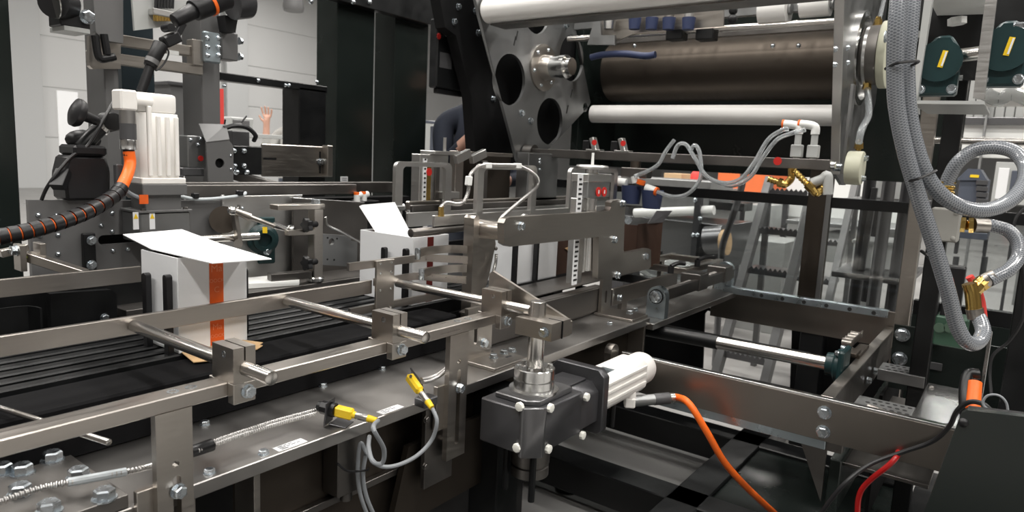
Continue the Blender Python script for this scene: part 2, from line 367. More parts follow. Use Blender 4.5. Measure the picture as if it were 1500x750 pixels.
# adjustment rods and their split clamps
RODX = (0.573, 0.897, 1.231)
rl = ('adjusting rod nearest the camera, ending left of the yellow sensors', 'adjusting rod in the middle of the three clamped rods', 'adjusting rod farthest along, its end beside the vertical drive shaft')
cl = ('split clamp block on the front rail, leftmost of three', 'split clamp block on the front rail, middle of three', 'split clamp block at the right end of the front rail')
ZROD = 0.983
def clamp(x, label):
    c = thing('rod_clamp', label, 'clamp', (x, 0.94, 0.93), 'split clamps on the front rail')
    xa, xb, xs = x - 0.021, x + 0.016, x - 0.002
    b = MB()
    hole = circ(x, ZROD, 0.0113, 22)
    b.prism([(xa, ZR), (xb, ZR), (xb, 1.017), (xs + 0.0015, 1.017), (xs + 0.0015, ZROD + 0.0125), (xs - 0.0015, ZROD + 0.0125), (xs - 0.0015, 1.017), (xa, 1.017)], 'y', 0.912, 0.97, holes=[hole])
    b.box(xa, xb, 0.912, YR0, 0.93, ZR, 0.001); b.box(xa, xb - 0.008, YR1, YR1 + 0.014, 0.937, ZR, 0.001)
    bd = part('body', b, 'steel', c)
    bolt(c, (x + 0.002, 0.912, 0.947), '-y', 0.0165, 0.011)
    bolt(c, (xa + 0.001, 0.938, 1.004), '-x', 0.0105, 0.0012, style='sock', name='clamp_screw')
    bolt(c, (xb - 0.001, 0.95, 1.008), 'x', 0.011, 0.007, style='dome', name='screw_tip')
for i, x in enumerate(RODX):
    solo('adjusting_rod', MB().cyl((x, 0.846, ZROD), (x, 1.2695, ZROD), 0.011, seg=32, bev=0.0015), 'rod_steel', 'bright steel ' + rl[i], 'rod', 'cross adjusting rods')
    clamp(x, 'stainless ' + cl[i])
g = thing('guide_rail', 'flat steel guide rail crossing the front of the white carton with orange stripe', 'rail', (0.6, 1.276, 0.966))
part('bar', MB().box(-0.1, 1.146, 1.27, 1.281, 0.966, 1.0, 0.001), 'steel_x', g)
for x in RODX[:2]: bolt(g, (x, 1.281, ZROD), 'y', 0.013, 0.006)

# bracket with three finger bars
g = thing('finger_guide', 'upright plate bracket carrying three bent finger bars beside second white carton', 'guide', (1.18, 1.27, 0.92))
bk = part('plate', MB().box(1.146, 1.206, 1.254, 1.262, 0.918, 1.05, 0.001), 'steel', g)
for x in (1.158, 1.194):
    for z in (0.926, 0.975, 1.018, 1.042): bolt(bk, (x, 1.254, z), '-y', 0.006, 0.001, style='sock', name='screw', m='bright_steel')
def arc_path(p, n=6):
    return [(v.x, v.y) for v in catmull([(a, b, 0) for a, b in p], n)]
part('finger_bar', MB().strip([(1.066, 1.267), (1.28, 1.267)] + arc_path([(1.30, 1.266), (1.328, 1.254), (1.355, 1.215), (1.39, 1.168)]), 0.019, 0.009, 1.032), 'steel_x', g)
part('finger_bar', MB().strip([(1.15, 1.267), (1.26, 1.267)] + arc_path([(1.275, 1.266), (1.30, 1.255), (1.325, 1.20), (1.355, 1.14)]), 0.019, 0.009, 0.985), 'steel_x', g)
part('finger_bar', MB().strip([(1.072, 1.267), (1.30, 1.267), (1.42, 1.262)], 0.019, 0.009, 0.92), 'steel_x', g)

# ================================================================ machine table
t = thing('machine_table', 'long stainless machine table plate running from lower left to the far right frame', 'table', (1.3, 1.1, 0.5))
part('top_plate', MB().box(-0.4, 2.1, 0.953, 1.262, 0.781, 0.805, 0.0015), 'table_steel', t)
part('top_plate', MB().box(2.102, 2.99, 0.94, 1.30, 0.763, 0.785, 0.0015), 'table_steel', t)
for px, py in ((300, 622), (386, 665), (307, 693), (560, 541), (473, 566), (728, 541), (893, 475)):
    bolt(t, at(px, py, z=0.805), 'z', 0.014, 0.008)
part('skirt', MB().box(0.62, 2.1, 1.02, 1.032, 0.50, 0.781, 0.001), 'steel_brown', t)
part('apron', MB().prism([(0.95, 0.52), (1.30, 0.52), (1.42, 0.58), (1.42, 0.66), (1.36, 0.695), (1.0, 0.695)], 'y', 0.985, 1.0), 'steel_brown', t)
for xs, zb in ((0.505, 0.3), (0.617, 0.3), (2.08, 0.66)): part('upright', MB().box(xs, xs + 0.012, 0.962, 1.02, zb, 0.781, 0.001), 'steel', t)
part('upright', MB().box(1.02, 1.11, 0.956, 0.968, 0.60, 0.781, 0.001), 'steel_dark', t)
for (a, b) in ((1.02, 0.655), (1.095, 0.655), (1.02, 0.76), (1.095, 0.76)): bolt(t, (a, 0.956, b), '-y', 0.012, 0.007, m='steel_dark')
part('lug', MB().prism([(1.80, 0.70), (1.80, 0.745)] + [(1.825 + 0.025 * math.cos(a), 0.745 + 0.025 * math.sin(a)) for a in [math.pi * (1 - i / 8) for i in range(9)]] + [(1.85, 0.70)], 'y', 0.935, 0.958), 'steel', t)
part('crossbar', MB().box(0.55, 2.1, 1.005, 1.02, 0.63, 0.645, 0.001), 'steel_dark', t)
# label stickers with small printed lines
def sticker(c, fwd, side, n, lines, label):
    c = Vector(c); f = Vector(fwd).normalized(); s = Vector(side).normalized(); L, W = 0.058, 0.020
    nn = Vector(n)
    o = thing('sticker', label, 'sticker', c, 'print labels along the table edge')
    part('paper', MB().obox(c + nn * 0.0004, (L, W, 0.0006), f, n, 0), 'sticker', o)
    b = MB()
    for j, t_ in enumerate(lines):
        x = -L / 2 + 0.008
        for w in t_:
            b.obox(c + nn * 0.0008 + f * (x + w / 2) + s * (0.0055 - j * 0.0055), (w, 0.0028, 0.0003), f, n, 0); x += w + 0.0022
    part('print', b, 'print_grey', o, kind='stuff')
sticker(at(425, 652, z=0.805), (1, 0, 0), (0, 1, 0), (0, 0, 1), [(0.009, 0.006, 0.008), (0.012, 0.007, 0.009, 0.006), (0.014,)], 'small white print label on the table edge, left of the first yellow sensor')
sticker(at(572, 600, z=0.805), (1, 0, 0), (0, 1, 0), (0, 0, 1), [(0.008, 0.008, 0.007), (0.01, 0.008, 0.011), (0.013,)], 'small white print label on the table edge, between the two yellow sensors')
# heavy mounting plate with big bolts
g = thing('mounting_plate', 'thick steel mounting plate with large hex bolts at bottom left', 'plate', (0.2, 1.0, 0.805))
c1, c2 = at(114, 663, z=0.825), at(200, 738, z=0.825)
part('plate', MB().box(-0.4, c2.x + 0.005, 0.956, c1.y, 0.8055, 0.825, 0.001), 'steel_dark', g)
for px, py in ((77, 675), (115, 700), (33, 694), (3, 694), (153, 731), (30, 724), (72, 750)): bolt(g, at(px, py, z=0.825), 'z', 0.024, 0.016)
# black belt cover between table and carton track
solo('belt_cover', MB().box(-0.4, 1.36, 1.172, 1.285, 0.868, 0.896, 0.004).box(-0.4, 1.36, 1.175, 1.195, 0.806, 0.87, 0.002), 'belt_black', 'matt black cover strip between the front rail and the carton track', 'cover')
tr = thing('slat_track', 'black conveyor track of parallel wear strips under the white cartons', 'conveyor', (1.0, 1.45, 0.8))
for k in range(6): part('wear_strip', MB().box(-0.4, 1.75, 1.298 + k * 0.042, 1.322 + k * 0.042, 0.86, 0.902, 0.003), 'black_paint', tr)
part('bed', MB().box(-0.4, 1.75, 1.29, 1.60, 0.80, 0.862, 0), 'black_matte', tr)
# thin pin under the rail
pe, ps = at(160, 648, z=0.908), at(-30, 588, z=0.908)
solo('guide_pin', MB().cyl(ps, pe, 0.0045, seg=14, bev=0.0006), 'rod_steel', 'thin steel pin poking out below the front rail at lower left', 'pin')

# ================================================================ yellow sensors, conduits and cables
def conduit(name, pts, r, label, m='conduit_steel', pitch=0.005, cat='conduit', group=None): return solo(name, MB().ribbed(pts, r, pitch, 0.22, 9), m, label, cat, group)
def Z(px, py, z): return tuple(at(px, py, z=z))
s1 = thing('sensor', 'yellow sensor lying level on a black bulkhead bracket, ahead of the table label', 'sensor', at(492, 612, z=0.805), 'yellow photo sensors')
o = Vector(at(487, 600, z=0.834)); f = Vector((0.45, -1, -0.12)).normalized(); u = Vector((0, 0, 1))
part('bracket', MB().obox(o + Vector((-0.004, 0.004, -0.004)), (0.003, 0.034, 0.046), f, u, 0.001).obox(o + Vector((0.012, -0.012, -0.027)), (0.034, 0.034, 0.003), f, u, 0.0006), 'gun_grey', s1)
part('bulkhead_nut', MB().cyl(o - f * 0.022, o - f * 0.006, 0.0125, seg=8).cyl(o - f * 0.03, o - f * 0.02, 0.009, 0.011, seg=16).cyl(o - f * 0.003, o + f * 0.006, 0.0135, seg=16), 'black_plastic', s1)
part('body', MB().obox(o + f * 0.024, (0.036, 0.017, 0.02), f, u, 0.003).cyl(o + f * 0.04, o + f * 0.05, 0.0065, seg=16), 'yellow', s1)
part('coupling', MB().cyl(o + f * 0.048, o + f * 0.072, 0.0072, seg=12, bev=0.001), 'conduit_steel', s1)
part('boot', MB().cyl(o + f * 0.07, o + f * 0.09, 0.0070, 0.0055, seg=14), 'yellow', s1)
e1 = o + f * 0.092
s2 = thing('sensor', 'yellow sensor tilted up on its bracket, beside the slotted leg', 'sensor', at(625, 590, z=0.805), 'yellow photo sensors')
o = Vector(at(607, 562, z=0.862)); f = (Vector(at(640, 607, z=0.822)) - o).normalized()
part('bracket', MB().obox(o + Vector((0.022, 0.014, 0.0)), (0.045, 0.003, 0.034), f, (0.3, 1, 0.3), 0.001).obox(o + Vector((0.035, 0.0, -0.045)), (0.04, 0.03, 0.018), (1, 0, 0), u, 0.002), 'gun_grey', s2)
part('body', MB().obox(o + f * 0.0, (0.046, 0.017, 0.018), f, u, 0.004).cyl(o + f * 0.02, o + f * 0.03, 0.0062, seg=14), 'yellow', s2)
part('lens', MB().cyl(o - f * 0.015 + Vector((-.006, -.006, .007)), o - f * 0.015 + Vector((-.009, -.009, .0095)), 0.003, seg=10), 'black_plastic', s2)
part('coupling', MB().cyl(o + f * 0.027, o + f * 0.052, 0.0068, seg=12, bev=0.001), 'conduit_steel', s2)
part('boot', MB().cyl(o + f * 0.05, o + f * 0.068, 0.0068, 0.0055, seg=14), 'yellow', s2)
e2 = o + f * 0.07
for k in (0, 1):
    a, b, c_, d_ = (Vector(Z(p[0], p[1] + 5 * k, 0.832)) for p in ((290, 655), (350, 634), (410, 615), (462, 601)))
    conduit('metal_conduit', [a, b, c_, d_], 0.0042, 'twin spiral metal conduit running into the level yellow sensor', pitch=0.0042, group='twin conduit to the first sensor')
g = solo('cable_sleeve', MB().tube([Z(270, 664, 0.83), Z(280, 662, 0.83)], 0.004, smooth=False).cyl(Z(280, 662, 0.83), Z(312, 651, 0.832), 0.0095, 0.0105, seg=14, bev=0.002), 'black_plastic', 'black heat shrink sleeve at the start of the twin metal conduit', 'sleeve')
for k in (0, 1):
    conduit('metal_conduit', [Vector(Z(617 + 2 * k, 556 + 4 * k, 0.868)), Vector(Z(632, 553 + 4 * k, 0.85)), Vector(Z(645, 546 + 4 * k, 0.845)), Vector(Z(661, 532 + 4 * k, 0.845))], 0.004, 'twin spiral metal conduit running behind the slotted leg', pitch=0.0042, group='twin conduit to the second sensor')
solo('metal_conduit', MB().ribbed([Z(-10, 738, 0.845), Z(60, 715, 0.845), Z(120, 703, 0.845), Z(200, 688, 0.835), Z(232, 680, 0.815)], 0.0048, 0.006, 0.28, 10), 'conduit_steel', 'coarse spiral metal conduit lying across the bolted plate', 'conduit')
solo('tape_wrap', MB().tube([Z(100, 706.5, 0.845), Z(120, 703, 0.845), Z(150, 697.5, 0.842), Z(184, 691, 0.838)], 0.0062, 10), 'light_cable', 'silvery tape wrapped round the coarse metal conduit', 'tape')
def yp(px, py, y): return tuple(at(px, py, y=y))
solo('grey_cable', MB().tube([e1 - Vector((0, 0, 0)), yp(547, 628, 0.84), yp(562, 657, 0.85), yp(560, 678, 0.86), yp(546, 676, 0.87), yp(540, 655, 0.90), yp(541, 640, 0.925), yp(540, 650, 0.945), yp(532, 690, 0.955), yp(536, 725, 0.955), yp(550, 760, 0.955)], 0.0042, 10), 'grey_cable', 'grey sensor cable looping down from the level yellow sensor', 'cable')
solo('grey_cable', MB().tube([e2, yp(640, 618, 0.85), yp(632, 645, 0.86), yp(610, 668, 0.87), yp(580, 682, 0.88), yp(555, 682, 0.90), yp(538, 664, 0.94), yp(528, 650, 0.95), yp(524, 690, 0.958), yp(528, 725, 0.958), yp(540, 760, 0.958)], 0.0040, 10), 'grey_cable', 'grey sensor cable sweeping left from the tilted yellow sensor', 'cable')
solo('cable_tie', MB().tube([yp(494, 679, 0.953), yp(510, 690, 0.948), yp(536, 689, 0.946), yp(540, 686, 0.955)], 0.0022, 6), 'black_plastic', 'black cable tie round the grey cables below the table', 'tie')
solo('bracket_block', MB().box(0.80, 0.87, 0.972, 1.018, 0.66, 0.78, 0.002).cyl((0.835, 0.99, 0.64), (0.835, 0.99, 0.66), 0.012, seg=12), 'steel_dark', 'grey steel block bolted under the table behind the hanging cables', 'bracket')

# ================================================================ gear motor at the table front
GX, GY = 1.236, 0.83
m_ = thing('gear_motor', 'right-angle gear motor with vertical output shaft and white motor, in front of the table', 'motor', (GX, GY, 0.6))
F0, B0 = 0.758, 0.905
gb = part('gearbox', MB().prism([(1.172, F0), (1.335, F0), (1.335, B0), (1.14, B0), (1.14, 0.79)], 'z', 0.69, 0.79, bev=0.003), 'gun_grey', m_)
part('corner_rib', MB().prism([(1.135, 0.795), (1.135, 0.785), (1.166, 0.753), (1.178, 0.753)], 'z', 0.685, 0.797, bev=0.002), 'gun_edge', gb)
part('top_cover', MB().prism([(1.185, 0.775), (1.315, 0.775), (1.32, 0.80), (1.32, 0.885), (1.165, 0.885), (1.165, 0.80)], 'z', 0.79, 0.802, bev=0.002), 'gun_edge', gb)
part('intermediate_housing', MB().prism([(0.765, 0.69), (0.895, 0.69), (0.895, 0.765), (0.875, 0.787), (0.785, 0.787), (0.765, 0.765)], 'x', 1.335, 1.425, bev=0.002).box(1.34, 1.42, 0.80, 0.87, 0.787, 0.793, 0.002), 'gun_grey', m_)
part('adapter_plate', MB().prism([(0.753, 0.665), (0.765, 0.655), (0.895, 0.655), (0.905, 0.665), (0.905, 0.805), (0.89, 0.818), (0.77, 0.818), (0.753, 0.80)], 'x', 1.425, 1.452, bev=0.002), 'gun_grey', m_)
for k, (y, z) in enumerate(((0.815, 0.80), (0.845, 0.80))): part('tie_bolt', MB().cyl((1.452, y, z - 0.01), (1.50, y, z - 0.01), 0.005, seg=12), 'bright_steel', m_)
part('lower_flange', MB().lathe([(0.044, 0), (0.044, 0.022), (0.040, 0.024), (0.040, 0.027), (0.045, 0.029), (0.045, 0.086)], (GX, GY, 0.604), 'z', 36), 'steel_dark', m_)
part('upper_flange', MB().lathe([(0.056, 0), (0.056, 0.006), (0.046, 0.007), (0.046, 0.026), (0.042, 0.027), (0.042, 0.030), (0.046, 0.031), (0.046, 0.052), (0.044, 0.054), (0.03, 0.054)], (GX, GY, 0.802), 'z', 40), 'bright_steel', m_)
for k in range(6):
    a = math.radians(20 + 60 * k); bolt(m_, (GX + 0.036 * math.cos(a), GY + 0.036 * math.sin(a), 0.856), 'z', 0.011, 0.007, m='bright_steel')
part('shaft', MB().cyl((GX, GY, 0.856), (GX, GY, 1.006), 0.0185, seg=36, bev=0.002), 'rod_steel', m_)
for px, py, w in ((763, 595, 'l'), (804, 597, 'f'), (857, 581, 'f'), (759, 655, 'l'), (801, 657, 'f'), (851, 637, 'f')):
    if w == 'f': p = at(px, py, y=F0); n = '-y'
    else: p = at(px, py, x=1.14); n = '-x'
    k = MB().cyl(p, Vector(p) + axis_vec(n) * 0.009, 0.0105, 0.010, seg=8, bev=0.0015); part('bolt_cap', k, 'nylon', m_)
mz = 0.728
mt = part('motor_body', MB().prism([(GY - 0.047, mz - 0.03), (GY - 0.033, mz - 0.047), (GY + 0.033, mz - 0.047), (GY + 0.047, mz - 0.033), (GY + 0.047, mz + 0.033), (GY + 0.033, mz + 0.047), (GY - 0.033, mz + 0.047), (GY - 0.047, mz + 0.033)], 'x', 1.452, 1.735, bev=0.003), 'motor_white', m_)
for dz in (-0.016, 0.008, 0.03): part('fin', MB().box(1.455, 1.725, GY - 0.051, GY - 0.046, mz + dz - 0.004, mz + dz + 0.004, 0.001), 'motor_white', mt)
part('end_cap', MB().lathe([(0.047, 0), (0.047, 0.055), (0.043, 0.068), (0.03, 0.074), (0, 0.075)], (1.735, GY, mz), 'x', 32), 'motor_white', mt)
part('rating_plate', MB().box(1.47, 1.58, GY - 0.024, GY + 0.012, mz + 0.0465, mz + 0.048, 0), 'galvanised', mt)
cp = Vector(at(922, 588, y=0.80))
part('connector', MB().cyl(cp + Vector((0, 0, 0.03)), cp, 0.017, seg=16, bev=0.003).obox(cp, (0.03, 0.036, 0.03), (0.5, -0.8, 0), (0, 0, 1), 0.004), 'motor_white', m_)
c3 = Vector(at(984, 583, y=0.72)); d0 = (c3 - cp).normalized()
pl = part('plug', MB().cyl(cp + d0 * 0.01, c3 - d0 * 0.055, 0.0155, seg=16), 'alu_grey', m_)
part('plug_sleeve', MB().cyl(c3 - d0 * 0.056, c3 - d0 * 0.008, 0.0165, seg=20, bev=0.001), 'grey_paint', pl); part('plug_nut', MB().cyl(c3 - d0 * 0.008, c3 + d0 * 0.006, 0.0145, seg=20), 'rod_steel', pl)
solo('orange_cable', MB().tube([c3, c3 + d0 * 0.02, yp(1010, 592, 0.66), yp(1035, 632, 0.61), yp(1062, 678, 0.57), yp(1098, 718, 0.53), yp(1145, 762, 0.49), yp(1180, 800, 0.46)], 0.0098, 12), 'orange_cable', 'thick orange motor cable hanging from the white motor plug to the bottom edge', 'cable')
# swing arm on the shaft
g = thing('clamp_arm', 'split steel clamp arm with triangular lever plate on top of the vertical shaft', 'arm', (1.22, 0.83, 0.93))
hole = circ(GX, GY, 0.0187, 28)
part('block', MB().prism([(1.195, 0.765), (1.272, 0.765), (1.272, 0.86), (1.195, 0.86)], 'z', 0.934, 0.972, holes=[hole]), 'steel', g)
part('jaw_gap', MB().box(1.2355, 1.2385, 0.763, 0.80, 0.9335, 0.9725, 0), 'black_matte', g)
bolt(g, (1.194, 0.782, 0.952), '-x', 0.017, 0.010)
part('lever_plate', MB().prism([(0.765, 0.936), (0.765, 0.965), (0.785, 0.974), (0.99, 1.048), (1.00, 1.04), (1.00, 0.95), (0.86, 0.936)], 'x', 1.272, 1.28), 'steel', g)

# ================================================================ cartons and pusher lugs
def lettering(parent, name, c, right, up, w, h, rows, m, seed=3):
    """small printed strokes: rows of letter-like marks"""
    rnd = random.Random(seed); b = MB(); n = Vector(right).cross(Vector(up)).normalized(); c = Vector(c); R = Vector(right).normalized(); U = Vector(up).normalized()
    for j in range(rows):
        y = h / 2 - (j + 0.5) * h / rows; x = -w / 2
        while x < w / 2 - 0.2 * h / rows:
            lw = rnd.uniform(0.25, 0.5) * h / rows
            b.obox(c + R * (x + lw / 2) + U * y + n * 0.0004, (lw * 0.8, 0.62 * h / rows, 0.0003), R, n, 0); x += lw * 1.25
    return part(name, b, m, parent, kind='stuff')
def text_part(parent, name, txt, c, right, up, size, m, align='CENTER', depth=0.0003):
    """raised flat lettering as a mesh"""
    cu = bpy.data.curves.new('lettering', 'FONT'); cu.body = txt; cu.size = size; cu.align_x = align; cu.align_y = 'CENTER'; cu.extrude = depth
    to = bpy.data.objects.new('lettering', cu); COL.objects.link(to)
    dg = bpy.context.evaluated_depsgraph_get(); me = bpy.data.meshes.new_from_object(to.evaluated_get(dg)); bpy.data.objects.remove(to)
    R = Vector(right).normalized(); U = Vector(up).normalized(); N = R.cross(U); c = Vector(c) - ORG[parent.name]
    me.transform(Matrix(((R.x, U.x, N.x, c.x), (R.y, U.y, N.y, c.y), (R.z, U.z, N.z, c.z), (0, 0, 0, 1))))
    me.materials.clear(); me.materials.append(MATS[m]); o = bpy.data.objects.new(name, me); COL.objects.link(o); o.parent = parent; ORG[o.name] = ORG[parent.name]; return o

BT = 0.0022
def carton(label, x0, x1, y0, y1, z0, z1):
    c = thing('carton', label, 'box', ((x0 + x1) / 2, (y0 + y1) / 2, z0), 'white cartons on the track')
    part('body', MB().box(x0, x0 + BT, y0, y1, z0, z1, 0.0005).box(x1 - BT, x1, y0, y1, z0, z1, 0.0005).box(x0 + BT, x1 - BT, y0, y0 + BT, z0, z1, 0.0005).box(x0 + BT, x1 - BT, y1 - BT, y1, z0, z1, 0.0005).box(x0, x1, y0, y1, z0 - 0.0005, z0 + BT, 0), 'carton_white', c)
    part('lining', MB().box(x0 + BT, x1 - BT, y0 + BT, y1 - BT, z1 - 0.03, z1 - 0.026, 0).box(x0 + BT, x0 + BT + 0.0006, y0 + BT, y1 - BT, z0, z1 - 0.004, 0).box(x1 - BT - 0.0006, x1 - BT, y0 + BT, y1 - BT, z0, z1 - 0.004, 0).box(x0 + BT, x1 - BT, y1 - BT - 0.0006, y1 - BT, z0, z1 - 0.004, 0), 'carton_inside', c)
    return c
C1 = carton('white carton with an orange printed stripe and its flaps spread open', 0.671, 0.82, 1.30, 1.445, 0.904, 1.095)
b = MB()
A, B, C, D = (0.671, 1.30, 1.0965), (0.82, 1.30, 1.0965), (0.82, 1.445, 1.0975), (0.671, 1.445, 1.0975)
E1, F1 = (0.676, 1.183, 1.0985), (0.821, 1.212, 1.0895); G1, H1 = (0.821, 1.565, 1.1145), (0.671, 1.523, 1.1165)
b.quad([E1, F1, (0.82, 1.40, 1.0995), (0.671, 1.40, 1.0995)], 0.0018); b.quad([(0.671, 1.40, 1.0995), (0.82, 1.40, 1.0995), G1, H1], 0.0018)
part('open_flap', b, 'carton_white', C1)
st = part('orange_stripe', MB().box(0.7365, 0.7665, 1.2992, 1.30, 0.906, 1.0935, 0), 'print_orange', C1)
for (t_, z, sz) in (('Ma', 1.066, 0.021), ('DUCK', 1.041, 0.0105), ('C', 1.022, 0.017), ('Ma', 0.944, 0.018), ('DUCK', 0.925, 0.010)):
    text_part(st, 'lettering', t_[:4] if t_ != 'DUCK' else 'OOCK', (0.7515, 1.2988, z), (1, 0, 0), (0, 0, 1), sz, 'print_pale')
part('base_flap', MB().quad([(0.676, 1.30, 0.9035), (0.665, 1.235, 0.9000), (0.70, 1.222, 0.8995), (0.80, 1.232, 0.8995), (0.822, 1.246, 0.900), (0.818, 1.252, 0.9003), (0.833, 1.262, 0.901), (0.81, 1.30, 0.9035)], 0.0016), 'kraft', C1)
C2 = carton('white carton with one flap standing up, behind the finger bars', 1.318, 1.462, 1.302, 1.515, 0.904, 1.092)
fa, fb_, fc = at(578, 296, x=1.37), at(526, 302, x=1.37), at(531, 300, x=1.37)
part('raised_flap', MB().quad([(1.319, 1.304, 1.092), (1.319, 1.452, 1.091), tuple(fb_), tuple(fc), tuple(fa)], 0.0018), 'carton_white', C2)
part('shaded_stripe', MB().box(1.374, 1.398, 1.3012, 1.302, 0.906, 1.089, 0), 'print_shaded', C2)  # stripe coloured as it looks in shade
C3 = carton('white carton behind two black pins under the wide steel arm', 1.79, 2.043, 1.302, 1.48, 0.904, 1.075)
C4 = thing('carton', 'opened carton blank with dark brown inside, right of the two red dials', 'box', (2.4, 1.4, 0.92), 'white cartons on the track')
part('panel', MB().prism([(2.046, 0.905), (2.26, 0.905), (2.26, 1.085), (2.046, 1.085)], 'y', 1.312, 1.3145), 'carton_inside', C4)
part('kraft_tab', MB().prism([(2.10, 1.0), (2.20, 0.955), (2.25, 0.98), (2.25, 1.02)], 'y', 1.306, 1.308), 'kraft', C4)
part('panel', MB().box(2.46, 2.463, 1.20, 1.42, 0.92, 1.075, 0.0005), 'carton_inside', C4)
part('white_panel', MB().box(2.36, 2.45, 1.275, 1.2775, 0.97, 1.085, 0.0005), 'carton_white', C4)
part('panel', MB().strip(arc_path([(2.463, 1.20), (2.56, 1.20), (2.62, 1.197), (2.66, 1.185)]), 0.185, 0.003, 0.895), 'carton_inside', C4)
part('top_flap', MB().quad([(2.54, 1.198, 1.079), (2.66, 1.187, 1.079), (2.70, 1.165, 1.128), (2.58, 1.18, 1.131)], 0.002), 'print_grey', C4)
def lug(x, y, z1, label, z0=0.863):
    l = thing('pusher_lug', label, 'lug', (x, y, z0), 'black pusher lugs of the track')
    part('blade', MB().prism(rrect(y - 0.0085, y + 0.0085, z0, z1, 0.006, 3), 'x', x - 0.006, x + 0.006, bev=0.001), 'black_plastic', l)
    bolt(l, (x - 0.006, y, z0 + 0.065), '-x', 0.007, 0.002, style='sock', m='black_plastic', name='screw')
lug(0.658, 1.313, 1.062, 'black rounded pusher lug in front of the striped carton, nearer the rail')
lug(0.658, 1.397, 1.054, 'black rounded pusher lug at the far left edge of the striped carton')
lug(0.848, 1.355, 1.05, 'black rounded pusher lug just right of the striped carton')
lug(1.303, 1.313, 1.062, 'black rounded pusher lug on the left face of the second carton, nearer the finger bars')
lug(1.303, 1.397, 1.056, 'black rounded pusher lug on the left face of the second carton, farther back')
lug(1.765, 1.285, 1.05, 'tall black pin in front of the third carton, left one', 0.905)
lug(1.885, 1.285, 1.05, 'tall black pin in front of the third carton, right one', 0.905)

# ================================================================ rear guide and back panels of the track
g = thing('guide_rail', 'flat steel guide rail behind the striped carton, at the left edge', 'rail', (0.3, 1.6, 0.995))
part('bar', MB().box(-0.1, 0.742, 1.60, 1.611, 0.995, 1.032, 0.001), 'steel_x', g)
for k in range(5): pass
bp = thing('back_panel', 'dark grey bolted back panel with a slotted opening, behind the left rail', 'panel', (0.72, 1.81, 0.9))
part('sheet', MB().prism([(0.592, 0.86), (1.06, 0.86), (1.06, 1.16), (0.592, 1.172)], 'y', 1.80, 1.815, holes=[rrect(0.735, 0.85, 1.058, 1.082, 0.0115)]), 'mid_grey_paint', bp)
part('slot_back', MB().box(0.72, 0.86, 1.83, 1.835, 1.04, 1.10, 0), 'black_matte', bp)
for px, py in ((56, 315), (83, 315), (58, 345), (85, 344), (164, 312), (186, 310), (164, 339), (186, 338), (165, 367), (187, 365), (85, 372), (148, 330)): bolt(bp, at(px, py, y=1.80), '-y', 0.011, 0.006, style='dome')
part('strap', MB().box(at(121, 350, y=1.79).x, at(139, 350, y=1.79).x, 1.785, 1.80, 0.985, 1.09, 0.002), 'black_paint', bp)
for py in (352, 388): bolt(bp, at(134, py, y=1.785), '-y', 0.017, 0.011)
bp2 = thing('back_panel', 'bright stainless back panel behind the striped carton and linkage', 'panel', (1.2, 1.81, 0.9))
part('sheet', MB().box(1.062, 1.33, 1.80, 1.812, 0.86, 1.172, 0.001), 'aluminium', bp2)
part('seam_angle', MB().box(1.058, 1.066, 1.795, 1.80, 0.86, 1.176, 0.001), 'aluminium', bp2)
for px, py in ((335, 312), (355, 305), (347, 330)): bolt(bp2, at(px, py, y=1.8), '-y', 0.009, 0.004, style='dome')
bp3 = thing('back_panel', 'dark steel back panel with a rounded top corner, left of the second carton', 'panel', (1.45, 1.79, 0.9))
part('sheet', MB().prism([(1.28, 0.86), (1.575, 0.86), (1.575, 1.125), (1.571, 1.136), (1.56, 1.141), (1.28, 1.163)], 'y', 1.775, 1.785), 'steel_dark', bp3)
part('edge_trim', MB().beam((1.28, 1.78, 1.1645), (1.562, 1.78, 1.1435), 0.012, 0.004), 'bright_steel', bp3)
solo('deck_plate', MB().box(0.72, 1.72, 1.63, 1.795, 0.905, 0.925, 0.001), 'steel_dark', 'dark steel deck strip under the star-knob stand', 'plate')
# long frame rails behind the back panels
fr = thing('rear_rail', 'long steel frame rail running behind the back panels', 'frame', (1.1, 1.95, 0.9))
part('top_rail', MB().box(0.85, 1.60, 1.86, 1.90, 1.165, 1.20, 0.002), 'steel_dark', fr); part('top_rail', MB().box(0.9, 1.9, 1.98, 2.02, 1.16, 1.20, 0.002), 'steel_dark', fr)
part('inner_web', MB().box(0.85, 1.9, 1.9, 1.98, 0.6, 1.15, 0), 'black_matte', fr)
for k in range(5): part('roller', MB().cyl((1.28 + k * 0.05, 2.05, 1.17), (1.45 + k * 0.06, 2.30, 1.17), 0.006, seg=10), 'rod_steel', fr)
solo('grey_cable', MB().tube([tuple(at(262, 287, y=1.79)), tuple(at(290, 292, y=1.785)), tuple(at(325, 290, y=1.785)), tuple(at(355, 286, y=1.785)), tuple(at(360, 282, y=1.79))], 0.0045, 8), 'light_cable', 'pale grey cable clipped along the top of the bright back panel', 'cable')
for px, py in ((285, 288), (350, 284)):
    p = at(px, py, y=1.787); solo('cable_clip', MB().box(p.x - 0.008, p.x + 0.008, p.y - 0.012, p.y + 0.006, p.z - 0.004, p.z + 0.01, 0.002), 'black_plastic', 'black clip on the pale grey cable, %s one' % ('left' if px < 300 else 'right'), 'clip', 'cable clips')
